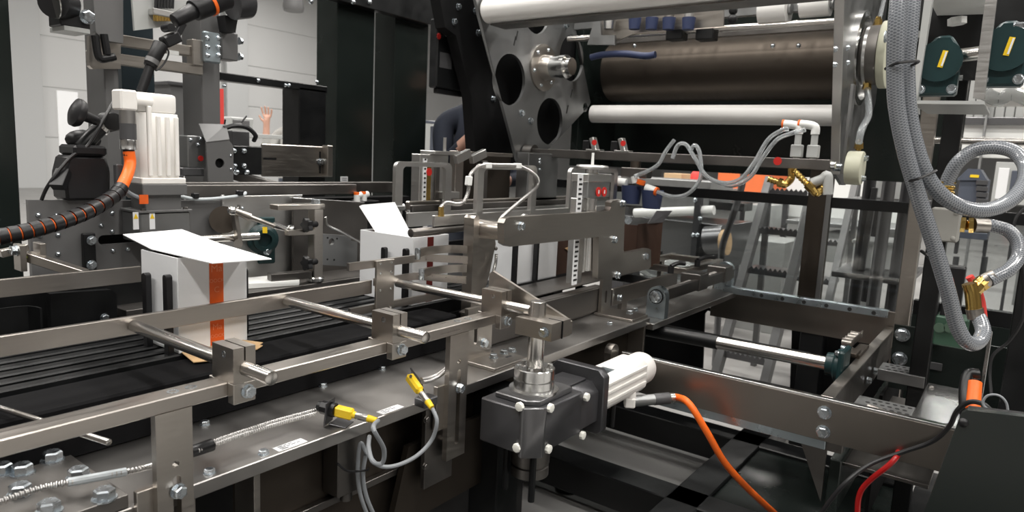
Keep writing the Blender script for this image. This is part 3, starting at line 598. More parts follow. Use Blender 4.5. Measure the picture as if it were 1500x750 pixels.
# adjuster arm over the left rail
aj = thing('rail_adjuster', 'steel adjuster arm with a hex bolt reaching over the left rear rail', 'bracket', (0.5, 1.7, 0.95))
a0, a1 = at(40, 375, y=1.72), at(125, 402, y=1.62); part('arm', MB().beam(a0, a1, 0.024, 0.02), 'steel', aj)
p = at(29, 366, y=1.72); part('lug_plate', MB().box(p.x - 0.006, p.x + 0.006, p.y - 0.02, p.y + 0.02, p.z - 0.045, p.z + 0.012, 0.001), 'steel', aj); bolt(aj, (p.x - 0.006, p.y, p.z), '-x', 0.019, 0.012)
p = at(58, 362, y=1.72); part('lug_plate', MB().box(p.x - 0.006, p.x + 0.006, p.y - 0.02, p.y + 0.02, p.z - 0.025, p.z + 0.01, 0.001), 'steel', aj)
part('slide', MB().beam(at(0, 372, y=1.74), at(40, 362, y=1.74), 0.02, 0.016), 'steel', aj)
part('paint_mark', MB().beam(at(36, 377, y=1.708), at(62, 373, y=1.708), 0.004, 0.004), 'hi_vis', aj)
# black machinery under the left rail
bm_ = thing('side_plate', 'black machined plate with rounded corner under the left rear rail', 'plate', (0.55, 1.66, 0.85))
q0, q1 = at(72, 440, y=1.64), at(171, 470, y=1.64)
part('plate', MB().prism([(q0.x, 0.82), (q1.x, 0.82), (q1.x, 0.965), (q1.x - 0.012, 0.978), (q0.x, 0.985)], 'y', 1.635, 1.655), 'black_paint', bm_)
bolt(bm_, at(153, 465, y=1.635), '-y', 0.014, 0.008)
solo('bent_bracket', MB().strip([(0.30, 1.62), (0.505, 1.62), (0.52, 1.612), (0.528, 1.595), (0.53, 1.575)], 0.13, 0.004, 0.84), 'black_paint', 'black bent sheet bracket at the left edge below the rear rail', 'bracket')
solo('dark_web', MB().box(-0.1, 0.80, 1.70, 1.72, 0.7, 0.99, 0.001), 'black_paint', 'black web plate behind the left rear rail', 'plate')
# vertical white servo motor
VX, VY = 0.85, 1.745
v = thing('servo_motor', 'upright white ribbed servo motor on a grey gear head, upper left', 'motor', (VX, VY, 1.08))
body = part('motor_body', MB().prism([(0.803, 1.722), (0.815, 1.71), (0.888, 1.71), (0.90, 1.722), (0.90, 1.775), (0.803, 1.775)], 'z', 1.225, 1.385, bev=0.002), 'motor_white', v)
for k in range(4): part('fin', MB().box(0.816 + k * 0.022, 0.826 + k * 0.022, 1.702, 1.712, 1.232, 1.378 if k else 1.40, 0.002), 'motor_white', body)
part('end_cap', MB().box(0.798, 0.895, 1.715, 1.785, 1.385, 1.432, 0.008, 2), 'motor_white', v)
part('base_lip', MB().box(0.797, 0.906, 1.70, 1.785, 1.213, 1.228, 0.002), 'motor_white', v)
part('flange', MB().box(0.797, 0.908, 1.698, 1.79, 1.185, 1.213, 0.002), 'mid_grey_paint', v); part('neck', MB().box(0.808, 0.898, 1.71, 1.785, 1.145, 1.187, 0.002), 'mid_grey_paint', v)
gh = part('gear_head', MB().box(0.79, 0.915, 1.70, 1.795, 1.07, 1.143, 0.003), 'alu_grey', v); part('lid', MB().box(0.786, 0.918, 1.696, 1.796, 1.143, 1.149, 0.001), 'mid_grey_paint', gh)
for (x, y) in ((0.80, 1.705), (0.905, 1.705), (0.905, 1.79)): bolt(v, (x, y, 1.149), 'z', 0.010, 0.006, m='steel_dark')
for px, w in ((223, 8), (199, 6)):
    a = at(px, 318, y=1.6985); part('warning_label', MB().box(a.x - 0.0065, a.x + 0.0065, 1.6985, 1.70, a.z - 0.03, a.z + 0.012, 0), 'sticker', v)
    part('warning_triangle', MB().prism([(a.x - 0.0055, a.z - 0.004), (a.x + 0.0055, a.z - 0.004), (a.x, a.z + 0.009)], 'y', 1.698, 1.6985), 'yellow', v)
part('orange_tag', MB().box(0.787, 0.808, 1.694, 1.697, 1.166, 1.188, 0), 'print_orange', v)
cx, cy = at(188, 200, y=1.70).x, 1.70
part('plug_head', MB().box(cx - 0.022, cx + 0.016, cy - 0.018, cy + 0.03, 1.385, 1.432, 0.004).cyl((cx + 0.01, cy, 1.41), (cx + 0.06, cy + 0.02, 1.41), 0.013, seg=14), 'motor_white', v)
pg = part('plug', MB().cyl((cx, cy, 1.355), (cx, cy, 1.385), 0.018, seg=20), 'conduit_steel', v)
part('plug_sleeve', MB().cyl((cx, cy, 1.318), (cx, cy, 1.355), 0.0178, seg=20), 'grey_paint', pg); part('plug_nut', MB().cyl((cx, cy, 1.295), (cx, cy, 1.318), 0.0185, seg=12, bev=0.001), 'bright_steel', pg)
part('gland', MB().cyl((cx, cy, 1.28), (cx, cy, 1.296), 0.0125, seg=14), 'black_plastic', pg)
path = [(cx, cy, 1.29), (cx, cy - 0.004, 1.26), tuple(at(184, 262, y=1.66)), tuple(at(168, 286, y=1.63)), tuple(at(130, 309, y=1.57)), tuple(at(85, 326, y=1.54)), tuple(at(35, 340, y=1.53)), tuple(at(-20, 350, y=1.53))]
oc = thing('orange_cable', 'orange cable in black spiral wrap, curving from the upright white motor to the left edge', 'cable', path[4])
P = catmull(path, 12); part('sheath', MB().tube(path, 0.013, 12, 12), 'orange_cable', oc)
b = MB(); n0 = 30
for k in range(14):
    fi = n0 + k * (len(P) - 4 - n0) / 14; fj = fi + 0.88 * (len(P) - 4 - n0) / 14
    pa, pb = (P[int(f)].lerp(P[min(int(f) + 1, len(P) - 1)], f - int(f)) for f in (fi, fj)); w = MB().cyl(pa, pb, 0.0155, 0.0165, seg=14)
    part('wrap_turn', w, 'black_plastic', oc)
part('cable_label', MB().obox(P[22] + Vector((-0.004, -0.0125, 0)), (0.022, 0.013, 0.0012), P[23] - P[21], (-0.2, -1, 0), 0), 'sticker', oc)
solo('grey_cable', MB().tube([tuple(at(172, 268, y=1.69)), tuple(at(190, 283, y=1.695)), tuple(at(204, 290, y=1.70))], 0.005, 8), 'grey_cable', 'short dark grey cable behind the orange sheath, at the gear head', 'cable')
solo('limit_switch', MB().box(at(168, 250, y=1.72).x, at(178, 250, y=1.72).x, 1.71, 1.73, at(170, 275, y=1.72).z, at(170, 240, y=1.72).z, 0.003), 'grey_paint', 'small grey switch standing behind the orange sheath', 'switch')
# camera clamp with knob
k = thing('camera_mount', 'black clamp mount with a round knob and jointed arms, left of the upright white motor', 'mount', (0.72, 1.80, 1.17))
ky = 1.82
def kp(px, py, y=ky): return Vector(at(px, py, y=y))
part('clamp_body', MB().prism([(kp(86, 255).x, 1.17), (kp(150, 255).x, 1.17), (kp(152, 255).x, 1.24), (kp(146, 255).x, 1.275), (kp(92, 255).x, 1.275), (kp(84, 255).x, 1.23)], 'y', 1.78, 1.86, bev=0.006), 'black_plastic', k)
part('collar', MB().box(kp(97, 230).x, kp(146, 230).x, 1.775, 1.865, 1.275, 1.30, 0.006), 'black_plastic', k)
part('lever', MB().beam(kp(94, 250, 1.79), kp(84, 275, 1.77), 0.03, 0.02), 'black_plastic', k)
for (a, c, r) in (((118, 218), (148, 186), 0.018), ((150, 186), (180, 180), 0.016)): part('arm', MB().cyl(kp(*a), kp(*c), r, seg=18, bev=0.003), 'black_paint', k)
part('ring', MB().cyl(kp(146, 190), kp(151, 184), 0.0195, seg=20), 'bright_steel', k)
part('knuckle', MB().cyl(kp(160, 178) + Vector((0, -0.025, 0)), kp(160, 178) + Vector((0, 0.025, 0)), 0.022, seg=20, bev=0.003), 'black_plastic', k)
kn = part('knob', MB().lathe([(0.012, 0), (0.03, 0.002), (0.034, 0.010), (0.033, 0.018), (0.02, 0.024), (0, 0.025)], kp(121, 168, 1.79), (kp(112, 166, 1.79) - kp(140, 176, 1.79)).normalized(), 24), 'black_plastic', k)
part('knob_stem', MB().cyl(kp(122, 169, 1.79), kp(141, 177, 1.80), 0.013, 0.011, seg=16).cyl(kp(141, 177, 1.80), kp(155, 180, 1.81), 0.006, seg=12), 'black_plastic', k)
part('pad', MB().ball(kp(122, 205, 1.84), 0.045, (0.9, 0.5, 0.55)), 'black_plastic', k)
solo('black_cable', MB().tube([kp(175, 134), kp(168, 145), kp(152, 175, 1.78), kp(128, 214, 1.78), kp(104, 230, 1.78), kp(75, 265, 1.78), kp(62, 290, 1.80), kp(58, 310, 1.83)], 0.004, 8), 'black_cable', 'thin black cable running over the clamp mount down to the left', 'cable')
# upper camera arm
k = thing('camera_boom', 'black jointed camera arm rising behind the upright white motor to the top edge', 'arm', kp(205, 130, 1.95))
def ka(px, py): return Vector(at(px, py, y=1.95))
part('lower_tube', MB().cyl(ka(207, 134), ka(222, 92), 0.0125, seg=16), 'black_plastic', k); part('upper_tube', MB().cyl(ka(219, 98), ka(236, 64), 0.0165, 0.0195, seg=16, bev=0.003), 'black_plastic', k)
part('collar', MB().cyl(ka(221, 93), ka(224, 87), 0.0185, seg=18), 'mid_grey_paint', k)
part('joint', MB().obox(ka(250, 58), (0.05, 0.034, 0.03), ka(262, 52) - ka(240, 62), (0, 0, 1), 0.004).cyl(ka(246, 41) - Vector((0, 0.02, 0)), ka(246, 41) + Vector((0, 0.02, 0)), 0.011, seg=14), 'black_plastic', k)
part('head_link', MB().beam(ka(258, 52), ka(268, 34), 0.02, 0.016), 'black_plastic', k)
part('camera_body', MB().cyl(ka(255, 31), ka(285, 15), 0.019, 0.023, seg=20, bev=0.003).cyl(ka(283, 16), ka(330, -6), 0.03, 0.038, seg=20, bev=0.004), 'black_plastic', k)
part('orange_ring', MB().cyl(ka(304, 6), ka(308, 4), 0.036, seg=24), 'orange_cable', k)
solo('black_cable', MB().tube([ka(238, 66), ka(247, 76), ka(241, 92), ka(229, 103), ka(226, 96)], 0.0025, 8), 'black_cable', 'thin black cable loop hanging beside the jointed camera arm', 'cable')

# ================================================================ linkage and star-knob stand in front of the back panels
l = thing('linkage', 'crank with polished tie rod and flange bearing in front of the bright back panel', 'linkage', (1.05, 1.74, 0.98))
def lp(px, py, y=1.74): return Vector(at(px, py, y=y))
part('cross_shaft', MB().cyl(lp(262, 353), lp(378, 346), 0.0115, seg=20), 'rod_steel', l)
part('crank', MB().beam(lp(342, 308, 1.72), lp(350, 356, 1.72), 0.02, 0.012).cyl(lp(349, 357, 1.70), lp(349, 357, 1.735), 0.012, seg=14), 'steel', l)
part('crank_back', MB().cyl(lp(328, 322, 1.78), lp(328, 322, 1.76), 0.038, seg=24), 'steel_brown', l)
tie = part('tie_rod', MB().cyl(lp(344, 309, 1.70), lp(366, 318, 1.69), 0.008, 0.011, seg=14).cyl(lp(366, 318, 1.69), lp(404, 332, 1.67), 0.0065, seg=14), 'steel', l)
part('rod_end', MB().cyl(lp(401, 330, 1.672), lp(420, 336, 1.665), 0.0105, 0.0075, seg=12).ball(lp(426, 336, 1.66), 0.0145, (1, 1, 0.9)), 'bright_steel', tie)
part('rod_end', MB().ball(lp(340, 309, 1.705), 0.013).cyl(lp(350, 300, 1.705), lp(349, 314, 1.705), 0.004, seg=8), 'bright_steel', tie)
fb = part('flange_bearing', MB().lathe([(0.045, 0), (0.045, 0.012), (0.034, 0.02), (0.032, 0.035), (0.02, 0.036), (0.02, 0.02), (0, 0.02)], lp(384, 350, 1.79), (-0.35, -1, 0), 28).obox(lp(390, 352, 1.79), (0.012, 0.05, 0.14), (-0.35, -1, 0), (0, 0, 1), 0.004), 'bearing_green', l)
bolt(l, lp(391, 368, 1.765), '-y', 0.018, 0.011); part('bearing_label', MB().obox(lp(388, 337, 1.753), (0.002, 0.013, 0.018), (-0.35, -1, 0.15), (0, 0, 1), 0), 'yellow', fb)
s = thing('stand', 'upright steel stand with two black star knobs and a foot puck, left of second carton', 'stand', (1.25, 1.65, 0.925))
sx, sy = at(462, 360, y=1.65).x, 1.65
part('post', MB().box(sx - 0.016, sx + 0.016, sy - 0.016, sy + 0.016, 0.94, 1.145, 0.002), 'steel', s)
part('foot', MB().lathe([(0.022, 0), (0.026, 0.004), (0.026, 0.012), (0.021, 0.016)], (sx, sy, 0.926), 'z', 24), 'bright_steel', s)
part('cap_arm', MB().prism([(sx - 0.13, sy - 0.005), (sx - 0.13, sy + 0.035), (sx - 0.02, sy + 0.03), (sx + 0.014, sy + 0.026), (sx + 0.028, sy), (sx + 0.014, sy - 0.026), (sx - 0.012, sy - 0.026)], 'z', 1.143, 1.158, bev=0.0015), 'steel', s)
bolt(s, (sx, sy, 1.158), 'z', 0.022, 0.013)
part('side_arm', MB().beam((sx - 0.016, sy - 0.01, 1.078), (sx - 0.10, sy + 0.0, 1.078), 0.022, 0.016), 'steel', s)
part('base_arm', MB().beam((sx - 0.02, sy, 0.951), (sx - 0.135, sy + 0.03, 0.951), 0.034, 0.02), 'steel_dark', s)
for z in (1.10, 0.99):
    c = Vector((sx - 0.052, sy - 0.03, z)); b = MB(); pts = []
    for i in range(20): a = i / 20 * 2 * math.pi; r = 0.019 + 0.004 * math.cos(5 * a); pts.append((c.y + r * math.cos(a), c.z + r * math.sin(a)))
    b.prism(pts, 'x', c.x - 0.008, c.x + 0.008, bev=0.0015).cyl(c, c + Vector((0.04, 0.012, 0)), 0.009, seg=14); part('star_knob', b, 'black_plastic', s)
pl = part('slide_plate', MB().prism([(sx + 0.02, 0.975), (sx + 0.155, 0.955), (sx + 0.155, 1.035), (sx + 0.13, 1.04), (sx + 0.128, 1.055), (sx + 0.02, 1.068)], 'y', 1.645, 1.657, holes=[circ(sx + 0.055, 1.042, 0.0105, 18)]), 'alu_grey', s)
for (dx, dz) in ((0.04, 1.055), (0.075, 1.05), (0.04, 0.99), (0.065, 0.986)): bolt(pl, (sx + dx, 1.645, dz), '-y', 0.006, 0.001, style='sock', m='print_dark', name='screw')
part('link_rod', MB().tube([lp(477, 318, 1.64), lp(480, 330, 1.64), lp(500, 340, 1.63), lp(530, 356, 1.62)], 0.004, 8), 'bright_steel', s)
solo('wear_pad', MB().prism([(1.06, 1.68), (1.06, 1.765), (1.20, 1.745), (1.22, 1.66), (1.195, 1.633)], 'z', 0.9255, 0.9405, bev=0.001), 'plastic_white', 'white plastic wear pad under the foot of the star-knob stand', 'pad')

# ================================================================ centre: swing arm, hold-down blades, scale column
def X(px, py, y): p = at(px, py, y=y); return (p.x, p.z)
def Yz(px, py, x): p = at(px, py, x=x); return (p.y, p.z)
AY = 1.07
ap = thing('arm_plate', 'wide stainless arm plate with hex bolts in front of the scale column', 'plate', (1.8, 1.08, 0.93))
out = [X(738, 327, AY), X(741, 320.5, AY), X(747, 318.5, AY), X(890, 309.5, AY), X(893.5, 307.5, AY), X(895, 303, AY), X(895, 296.5, AY), X(898, 293.6, AY), X(911, 292.5, AY), X(915.5, 295, AY), X(916, 299, AY), X(913.5, 366, AY), X(915, 371, AY), X(950, 364, AY), X(953.5, 366, AY), X(953.5, 391, AY), X(951, 394, AY), X(884, 409, AY), X(876, 409, AY), X(877, 347, AY), X(747, 361.5, AY), X(739, 357, AY)]
part('plate', MB().prism(out, 'y', AY, AY + 0.022), 'steel', ap)
for px, py in ((762, 331), (911, 298), (899, 351), (945, 375.5), (903.5, 403)): bolt(ap, at(px, py, y=AY), '-y', 0.019, 0.012)
bolt(ap, at(920, 323, y=AY + 0.03), 'x', 0.02, 0.014); 
vb = thing('upright_bracket', 'upright steel bracket with gusset, boss and curved fingers, right of the finger bars', 'bracket', (1.45, 1.2, 0.806))
part('plate', MB().prism([(1.425, 0.806), (1.448, 0.806), (1.448, 1.15), (1.44, 1.157), (1.432, 1.157), (1.425, 1.15)], 'y', 1.18, 1.215), 'steel', vb)
part('gusset', MB().prism([(1.448, 1.115), (1.53, 1.115), (1.545, 1.07), (1.52, 0.98), (1.47, 0.86), (1.448, 0.83)], 'y', 1.195, 1.203), 'steel', vb)
part('boss', MB().cyl((1.475, 1.09, 1.118), (1.475, 1.20, 1.118), 0.026, seg=30), 'steel', vb)
for zz, y0 in ((1.062, 1.228), (1.01, 1.212)):
    fg = part('curved_finger', MB().strip([(1.262, y0), (1.285, y0 + 0.012)] + arc_path([(1.31, y0 + 0.018), (1.36, y0 + 0.018), (1.40, y0 + 0.006), (1.425, 1.2)]), 0.021, 0.009, zz - 0.01), 'steel', vb)
    part('finger_tip', MB().cyl((1.2595, y0 - 0.001, zz - 0.0145), (1.2595, y0 - 0.001, zz + 0.0145), 0.0075, seg=16, bev=0.001), 'zinc', fg)
bolt(vb, at(726, 364, y=1.195), '-y', 0.012, 0.006, style='dome', m='steel_dark')
solo('round_bar', MB().cyl((1.257, 1.252, 1.113), (1.50, 1.252, 1.117), 0.0115, seg=24, bev=0.002), 'steel_dark', 'dark round bar with a blunt end over the second carton', 'rod')
def handle(parent, x0, x1, y, z0, zt, w0=0.03, t=0.014):
    o = rrect(x0, x1, z0 - 0.04, zt, 0.022, 5); i = rrect(x0 + w0 * 0.6, x1 - w0 * 0.6, z0 - 0.08, zt - 0.015, 0.014, 5)
    outer = [p for p in o if p[1] >= z0]; inner = [p for p in i if p[1] >= z0]
    outer.sort(key=lambda p: math.atan2(p[1] - z0, p[0] - (x0 + x1) / 2)); inner.sort(key=lambda p: math.atan2(p[1] - z0, p[0] - (x0 + x1) / 2))
    outer = [(x1, z0)] + outer + [(x0, z0)]; inner = [(x1 - w0 * 0.6, z0)] + inner + [(x0 + w0 * 0.6, z0)]
    return part('handle', MB().prism(outer + inner[::-1], 'y', y, y + t), 'aluminium', parent)
hb = thing('hold_down_blade', 'front hold-down blade with two square handles above the carton track', 'guide', (1.85, 1.25, 1.127))
part('blade', MB().box(1.334, 2.42, 1.24, 1.25, 1.127, 1.156, 0.001), 'aluminium', hb)
handle(hb, 1.505, 1.80, 1.238, 1.13, 1.296, 0.045); handle(hb, 2.0, 2.34, 1.238, 1.13, 1.293, 0.045)
part('stud', MB().cyl((1.73, 1.225, 1.12), (1.73, 1.24, 1.135), 0.02, seg=14), 'aluminium', hb)
ag = thing('armoured_cable', 'thin armoured cable with brass end clipped over the middle handle', 'cable', (1.6, 1.235, 1.13))
w = 1.228; pts = [at(646, 315, y=w), at(646, 304, y=w), at(655, 297, y=w), at(668, 299, y=w), at(679, 296, y=w), at(686, 280, y=w), at(687, 262, y=w), at(694, 250, y=w), at(708, 242.5, y=w), at(735, 242, y=w), at(757, 243, y=w), at(775, 250, y=w), at(788, 262, y=w), at(785, 275, y=w), at(762, 295, y=w - 0.02), at(740, 314, y=1.16), at(733, 322, y=1.12)]
part('armour', MB().ribbed(pts, 0.0058, 0.005, 0.2, 9), 'conduit_steel', ag)
part('brass_end', MB().cyl(at(646, 317, y=w), at(646, 303, y=w), 0.009, 0.007, seg=8), 'brass', ag)
for px, py in ((686.5, 265), (714, 242.5), (758, 243)):
    p = at(px, py, y=w); part('clip', MB().obox(p, (0.026, 0.016, 0.016), (0.1, 0, 1) if px < 700 else (1, 0, 0), (0, 1, 0), 0.002), 'plastic_white', ag)
solo('armoured_cable', MB().ribbed([at(727, 372, y=1.18), at(726, 385, y=1.178), at(722, 402, y=1.17), at(719, 420, y=1.16)], 0.005, 0.005, 0.2, 9), 'conduit_steel', 'short armoured cable dropping behind the third rod clamp', 'cable')
hb2 = thing('hold_down_blade', 'rear hold-down blade with one square handle, behind the second carton', 'guide', (1.8, 1.53, 1.08))
RY = 1.53; ra, rb0 = at(598, 312, y=RY), at(598, 333, y=RY); rh0, rh1, rht = at(579, 270, y=RY).x, at(661, 270, y=RY).x, at(620, 237.5, y=RY).z
part('blade', MB().box(ra.x, 2.5, RY, RY + 0.01, rb0.z, ra.z, 0.001), 'aluminium', hb2)
handle(hb2, rh0, rh1, RY - 0.002, ra.z - 0.004, rht, 0.05)
part('clamp_foot', MB().box(rh0 - 0.02, rh0 + 0.03, RY - 0.015, RY + 0.02, ra.z + 0.01, ra.z + 0.025, 0.002), 'alu_grey', hb2)
part('side_bar', MB().box(ra.x + 0.05, 2.5, RY + 0.03, RY + 0.045, ra.z - 0.03, ra.z + 0.02, 0.002), 'steel_dark', hb2)
# scale column
sc = thing('height_scale', 'aluminium height column with a tick-marked scale and two red dials', 'column', (1.92, 1.12, 0.93))
part('profile', MB().box(1.865, 1.90, 1.112, 1.15, 0.925, 1.20, 0.002).box(1.90, 1.955, 1.105, 1.155, 0.96, 1.265, 0.004), 'aluminium', sc)
part('cylinder', MB().cyl((1.93, 1.118, 0.965), (1.93, 1.118, 1.20), 0.024, seg=26), 'bright_steel', sc)
head = part('head', MB().box(1.885, 2.03, 1.10, 1.16, 1.20, 1.275, 0.003), 'alu_grey', sc)
part('head_cap', MB().box(1.88, 2.035, 1.098, 1.162, 1.252, 1.278, 0.002), 'aluminium', sc)
part('dome_post', MB().cyl((1.955, 1.13, 1.278), (1.955, 1.13, 1.302), 0.022, seg=22), 'bright_steel', sc)
part('hand_wheel', MB().lathe([(0.03, 0), (0.052, 0.002), (0.054, 0.008), (0.05, 0.013), (0, 0.015)], (1.955, 1.13, 1.292), 'z', 30), 'aluminium', sc)
part('pin', MB().cyl((1.955, 1.13, 1.305), (1.955, 1.13, 1.345), 0.005, 0.004, seg=12), 'plastic_white', sc)
for px in (876.2, 884.6):
    p = at(px, 281, y=1.0995); d = part('dial', MB().cyl((p.x, 1.0995, p.z), (p.x, 1.097, p.z), 0.0155, seg=22), 'print_red', sc, label='red round dial')
    part('dial_mark', MB().box(p.x - 0.003, p.x + 0.003, 1.0965, 1.097, p.z - 0.006, p.z + 0.006, 0), 'sticker', d)
sb = part('scale', MB().box(1.838, 1.866, 1.108, 1.112, 0.925, 1.275, 0.0005), 'sticker', sc)
tick = MB(); 
for k in range(22): tick.box(1.8415, 1.857 if k % 2 else 1.862, 1.1072, 1.108, 0.938 + k * 0.0152, 0.9445 + k * 0.0152, 0)
part('scale_ticks', tick, 'print_dark', sb, kind='stuff')
# rear scale column seen past the first handle
sc = thing('height_scale', 'aluminium height column with scale and single red dial, behind the leftmost handle', 'column', (1.85, 1.62, 1.10))
cy_ = 1.62; xa, za = X(615, 240, cy_); xb, zb_ = X(655, 300, cy_)
part('profile', MB().box(xa, xb, cy_, cy_ + 0.04, 1.15, 1.315, 0.002), 'aluminium', sc)
part('scale', MB().box(xa + 0.016, xa + 0.03, cy_ - 0.004, cy_, 1.15, 1.30, 0), 'sticker', sc)
b = MB(); [b.box(xa + 0.017, xa + 0.026, cy_ - 0.0048, cy_ - 0.004, 1.155 + k * 0.0155, 1.161 + k * 0.0155, 0) for k in range(10)]; part('scale_ticks', b, 'print_dark', sc, kind='stuff')
p = at(629, 252, y=cy_ - 0.006); part('dial', MB().cyl((p.x, cy_ - 0.006, p.z), (p.x, cy_ - 0.001, p.z), 0.013, seg=20), 'print_red', sc, label='red round dial')
part('brass_strip', MB().box(p.x - 0.008, p.x + 0.012, cy_ - 0.003, cy_, 1.16, 1.275, 0), 'brass', sc)
part('rail', MB().box(p.x + 0.03, p.x + 0.05, cy_ - 0.008, cy_, 1.15, 1.29, 0.001), 'steel_dark', sc)
part('cap', MB().box(xa + 0.05, xb + 0.04, cy_ - 0.02, cy_ + 0.05, 1.315, 1.328, 0.002).cyl((xa + 0.12, cy_, 1.328), (xa + 0.12, cy_, 1.375), 0.006, seg=12), 'aluminium', sc)
part('side_block', MB().box(xa + 0.09, xb + 0.02, cy_ - 0.04, cy_, 1.165, 1.19, 0.002), 'aluminium', sc)
# rear magazine plates between the handles
mg = thing('magazine', 'steel magazine frame with brassy plates behind the middle handle', 'frame', (2.1, 1.68, 1.0))
part('plate', MB().box(*[at(664, 250, y=1.68).x, at(748, 250, y=1.68).x], 1.68, 1.70, 1.05, 1.33, 0.002), 'steel_brown', mg)
part('upright', MB().box(at(664, 250, y=1.64).x, at(676, 250, y=1.64).x, 1.63, 1.66, 1.05, 1.33, 0.002), 'steel', mg); part('upright', MB().box(at(704, 250, y=1.62).x, at(712, 250, y=1.62).x, 1.61, 1.64, 1.05, 1.30, 0.002), 'steel_dark', mg)
part('top_bar', MB().box(at(664, 236, y=1.64).x, at(745, 236, y=1.64).x, 1.62, 1.66, 1.318, 1.332, 0.001), 'steel', mg)
for px in (676, 688): p = at(px, 256, y=1.679); part('hole', MB().cyl((p.x, 1.6795, p.z), (p.x, 1.678, p.z), 0.008, seg=12), 'black_matte', mg)
part('end_block', MB().box(at(768, 245, y=1.62).x, at(812, 245, y=1.62).x, 1.60, 1.66, 1.02, 1.34, 0.003), 'alu_grey', mg)
for py in (230, 234, 244): p = at(790, py + 4, y=1.599); bolt(mg, p, '-y', 0.014, 0.008, style='dome')
for px in (667, 690): a, b_ = at(px, 234, y=1.60), at(px + 20, 224, y=1.60); part('wing', MB().beam(a, b_, 0.02, 0.03), 'aluminium', mg)
solo('carton_blank', MB().quad([at(724, 306, y=1.58), at(758, 306, y=1.58), at(750, 297, y=1.66), at(721, 297, y=1.66)], 0.002), 'carton_white', 'white carton blank edge showing through the middle handle', 'carton blank')
# post and feet of the arm plate
pb = thing('post_bracket', 'slotted post on a bolted foot plate below the wide arm plate', 'bracket', (2.06, 1.06, 0.805))
part('post', MB().prism([(2.01, 0.806), (2.075, 0.806), (2.075, 0.985), (2.01, 0.985)], 'y', 1.093, 1.105, holes=[rrect(2.032, 2.046, 0.84, 0.885, 0.0065)]), 'steel', pb)
bolt(pb, at(906, 436, y=1.093), '-y', 0.018, 0.012)
ft = part('foot_plate', MB().box(1.985, 2.098, 0.962, 1.105, 0.8055, 0.8145, 0.001), 'steel', pb)
for px, py in ((922, 459), (930, 455)): bolt(ft, at(px, py, z=0.8145), 'z', 0.018, 0.011)
pb = thing('post_bracket', 'slotted post on a bolted foot plate beside the gear motor flange', 'bracket', (1.34, 1.02, 0.805))
part('post', MB().prism([(1.262, 0.806), (1.36, 0.806), (1.36, 0.925), (1.345, 0.945), (1.262, 0.945)], 'y', 1.052, 1.064, holes=[rrect(1.288, 1.30, 0.85, 0.905, 0.0055)]), 'steel', pb)
bolt(pb, at(708, 502, y=1.052), '-y', 0.018, 0.012)
ft = part('foot_plate', MB().box(1.262, 1.40, 0.962, 1.064, 0.8055, 0.8145, 0.001), 'steel', pb)
for px, py in ((723, 524), (738, 518), (750, 515)): bolt(ft, at(px, py, z=0.8145), 'z', 0.017, 0.011)
for px, py in ((718, 515), (745, 522)): p = at(px, py, z=0.815); part('slot', MB().box(p.x - 0.011, p.x + 0.011, p.y - 0.004, p.y + 0.004, 0.8144, 0.8149, 0), 'print_dark', ft)
# channel and chute plates
ch = thing('track_channel', 'folded steel channel along the track between the two bolted posts', 'channel', (1.75, 1.12, 0.806))
part('web', MB().box(1.40, 2.06, 1.108, 1.116, 0.815, 0.893, 0.001), 'steel_dark', ch); part('top_flange', MB().box(1.40, 2.06, 1.116, 1.15, 0.889, 0.895, 0.001), 'steel_dark', ch)
part('toe', MB().box(1.41, 2.05, 1.116, 1.14, 0.806, 0.815, 0.001), 'steel_dark', ch)
solo('chute_plate', MB().quad([(1.37, 1.152, 0.898), (2.35, 1.152, 0.903), (2.35, 1.283, 0.903), (1.76, 1.283, 0.898), (1.60, 1.255, 0.898), (1.37, 1.175, 0.898)], 0.003), 'steel_dark', 'polished sheet chute plate in front of the third carton', 'plate')
# far end guide frame
gf = thing('bar_guide', 'flat bar guide frame lying along the far end of the track', 'frame', (2.6, 1.2, 0.79))
part('bar', MB().box(2.10, 2.66, 1.10, 1.112, 0.82, 0.88, 0.001), 'steel', gf); part('bar', MB().box(2.36, 3.05, 1.28, 1.30, 0.88, 0.905, 0.001), 'steel', gf)
part('bar', MB().box(2.62, 3.05, 1.05, 1.075, 0.88, 0.905, 0.001), 'steel', gf); part('bar', MB().box(2.62, 2.65, 1.075, 1.28, 0.88, 0.905, 0.001), 'steel', gf); part('bar', MB().box(2.99, 3.03, 1.075, 1.28, 0.88, 0.905, 0.001), 'steel', gf)
part('leg', MB().box(2.90, 2.93, 1.28, 1.30, 0.786, 0.88, 0.001), 'steel', gf); part('leg', MB().box(2.2, 2.24, 1.112, 1.13, 0.786, 0.83, 0.001), 'steel', gf)
# lead screw between two galvanised bearing brackets
ls = thing('lead_screw', 'lead screw clamped between two round-topped galvanised brackets at the table end', 'screw', (2.55, 1.0, 0.786))
def rbr(x, y0, y1, z0, zc, t=0.03):
    r = (y1 - y0) / 2; ym = (y0 + y1) / 2
    return [(y0, z0), (y1, z0)] + [(ym + r * math.cos(a), zc + r * math.sin(a)) for a in [math.pi * i / 12 for i in range(13)]]
b1 = part('bearing_bracket', MB().prism(rbr(0, 0.942, 1.012, 0.786, 0.862), 'x', 2.19, 2.22), 'galvanised', ls)
part('bearing_ring', MB().cyl((2.1895, 0.977, 0.862), (2.186, 0.977, 0.862), 0.026, seg=26), 'black_matte', b1); bolt(b1, (2.187, 0.977, 0.862), '-x', 0.034, 0.014)
b2 = part('bearing_bracket', MB().prism(rbr(0, 0.965, 1.04, 0.786, 0.872), 'x', 2.93, 2.965), 'galvanised', ls)
part('thread', MB().ribbed([(2.22, 0.985, 0.862), (2.93, 0.997, 0.87)], 0.0155, 0.009, 0.22, 14), 'steel_dark', ls)
